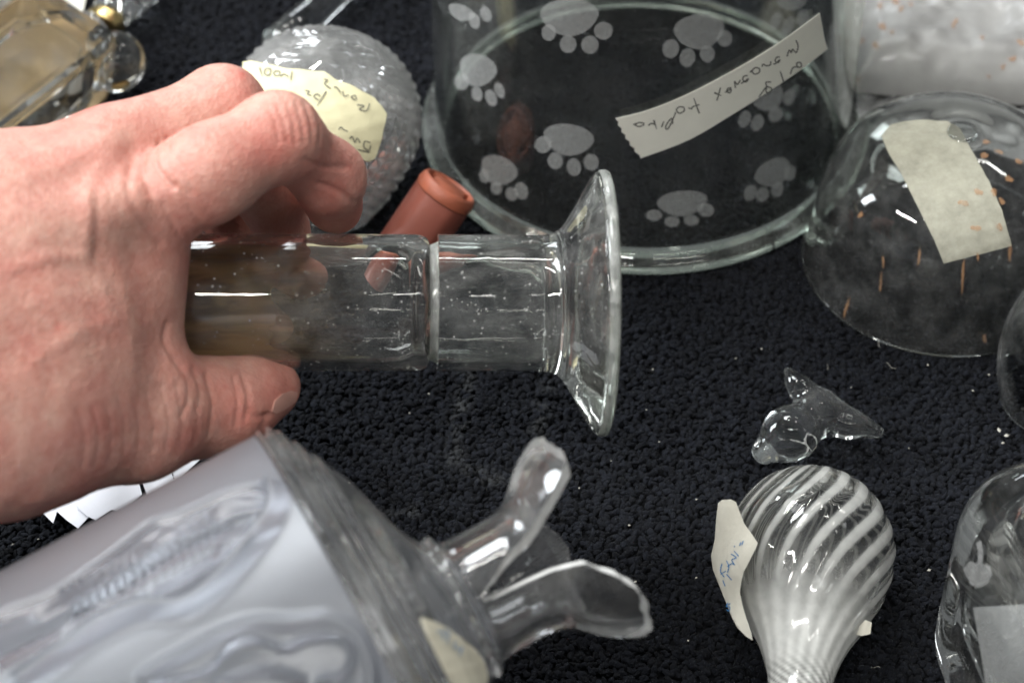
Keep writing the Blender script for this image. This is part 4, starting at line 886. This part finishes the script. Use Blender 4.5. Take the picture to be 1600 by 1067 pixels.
for j in range(len(pf) + len(inner) - 1):
    for k in range(ns): Fc.append((j * ns + k, j * ns + (k + 1) % ns, (j + 1) * ns + (k + 1) % ns, (j + 1) * ns + k))
me = pymesh('ball', V, Fc); at2 = me.attributes.new('stripe', 'FLOAT', 'POINT'); at2.data.foreach_set('value', np.array(stv, np.float32))
add('ball', me, M_SWIRL, sw, True, 50)
def tagpt(x, y, off=0):   # a stuck, partly lifted paper tag along the ball's left flank
    e_ = (x - 1113) / 75; return at(x, y, .689 - .034 * max(0, min(1.1, e_)) ** .5 + .0012 * math.sin(y * .06 + x * .04) - (y - 860) * 3.2e-5 - off)
tpoly = [(1122, 786), (1128, 781), (1142, 780), (1150, 784), (1156, 800), (1163, 818), (1172, 830), (1184, 848), (1180, 858), (1170, 878), (1162, 893), (1158, 910), (1156, 925), (1160, 945), (1166, 965), (1174, 988), (1176, 1000), (1166, 994), (1152, 980), (1144, 965), (1134, 940), (1124, 915), (1114, 890), (1111, 868), (1117, 842), (1119, 812)]
Pp, Fp = grid2d(tpoly, 5); pt = add('paper_tag', slab('paper_tag', [tagpt(*p) for p in Pp], Fp, [FWD * .0003] * len(Pp)), M_CREAM, sw, True, 50)
Zs = lambda L: [[(1100 + x / 4.267, 770 + y / 4.267) for x, y in s] for s in L]
strokes('handwriting', Zs([[(262, 318), (252, 345)], [(246, 326), (238, 350)], [(205, 352), (200, 360)], [(200, 385), (230, 420)], [(180, 405), (215, 430), (185, 445), (205, 480)], [(150, 450), (165, 490), (155, 530)], [(155, 490), (185, 470), (205, 480)], [(150, 540), (185, 580)], [(120, 470), (110, 520), (135, 560)], [(110, 540), (145, 520)], [(125, 580), (140, 620)], [(160, 730), (150, 755), (172, 760), (165, 785), (150, 775)], [(175, 735), (160, 745)]]), 1.9, lambda x, y: tagpt(x, y, .0004), M_BLUE, pt)
tp2 = [(1352, 968), (1362, 972), (1360, 990), (1346, 993), (1335, 990), (1343, 978)]
Pp, Fp = grid2d(tp2, 5); add('paper_scrap', slab('paper_scrap', [at(x, y, .664 + .0003 * math.sin(x)) for x, y in Pp], Fp, [FWD * .0003] * len(Pp)), M_CREAM, sw, True, 50)

# ------------------------------------------------------------------ thick square bottle, lower right
G = ground(1672, 1092); Mq = Matrix.Translation(G) @ Matrix.Rotation(math.radians(12), 4, 'Z')
bot_ = thing('glass_bottle', G, 'thick clear square glass bottle with an etched flower, cut off by the lower right corner', 'bottle')
def sqring(w, z, e_, n=144):
    out = []
    for k in range(n):
        a = 2 * math.pi * k / n; c, s = math.cos(a), math.sin(a); r = w / (abs(c) ** e_ + abs(s) ** e_) ** (1 / e_); out.append(Mq @ Vector((r * c, r * s, z)))
    return out
ost = [(.0330, 0), (.0345, .002)] + [(.0352, z) for z in (.01, .025, .04, .050)] + [(.0348, .058), (.0332, .0665), (.0300, .0745), (.0250, .0800), (.0185, .0830), (.0135, .0845), (.0120, .0890), (.0120, .0970), (.0130, .0995)]
ist = [(.0085, .0995), (.0080, .0960), (.0080, .085), (.0120, .0765), (.0200, .0720), (.0225, .0650), (.0240, .055), (.0240, .035), (.0235, .014), (.020, .011)]
V = []; n = 144
ost = [tuple(p) for p in spline(ost, 60)]
for (w, z) in ost + ist: V += sqring(w, z, 2.4 + 2.6 * max(0, min(1, (w - .012) / .014)))
Fc = []; mS = len(ost + ist)
for j in range(mS - 1):
    for k in range(n): Fc.append((j * n + k, j * n + (k + 1) % n, (j + 1) * n + (k + 1) % n, (j + 1) * n + k))
Fc.append(tuple(range(n))); Fc.append(tuple((mS - 1) * n + k for k in range(n)))
qm = pymesh('body', V, Fc); qb = bvh_of(qm); add('body', qm, M_BOTTLE, bot_, True, 60)
fl_ = wrap_patch('etched_flower', [(1512, 900), (1506, 888), (1516, 876), (1528, 880), (1530, 862), (1526, 848), (1534, 844), (1537, 862), (1536, 880), (1548, 884), (1551, 898), (1544, 912), (1530, 918), (1518, 912)], qb, .00015, .00015, M_ETCH2, bot_, 7)
wrap_patch('etched_panel', [(1522, 948), (1600, 944), (1640, 944), (1640, 1090), (1545, 1090), (1534, 1020)], qb, .00015, .00015, M_ETCH, bot_, 9)
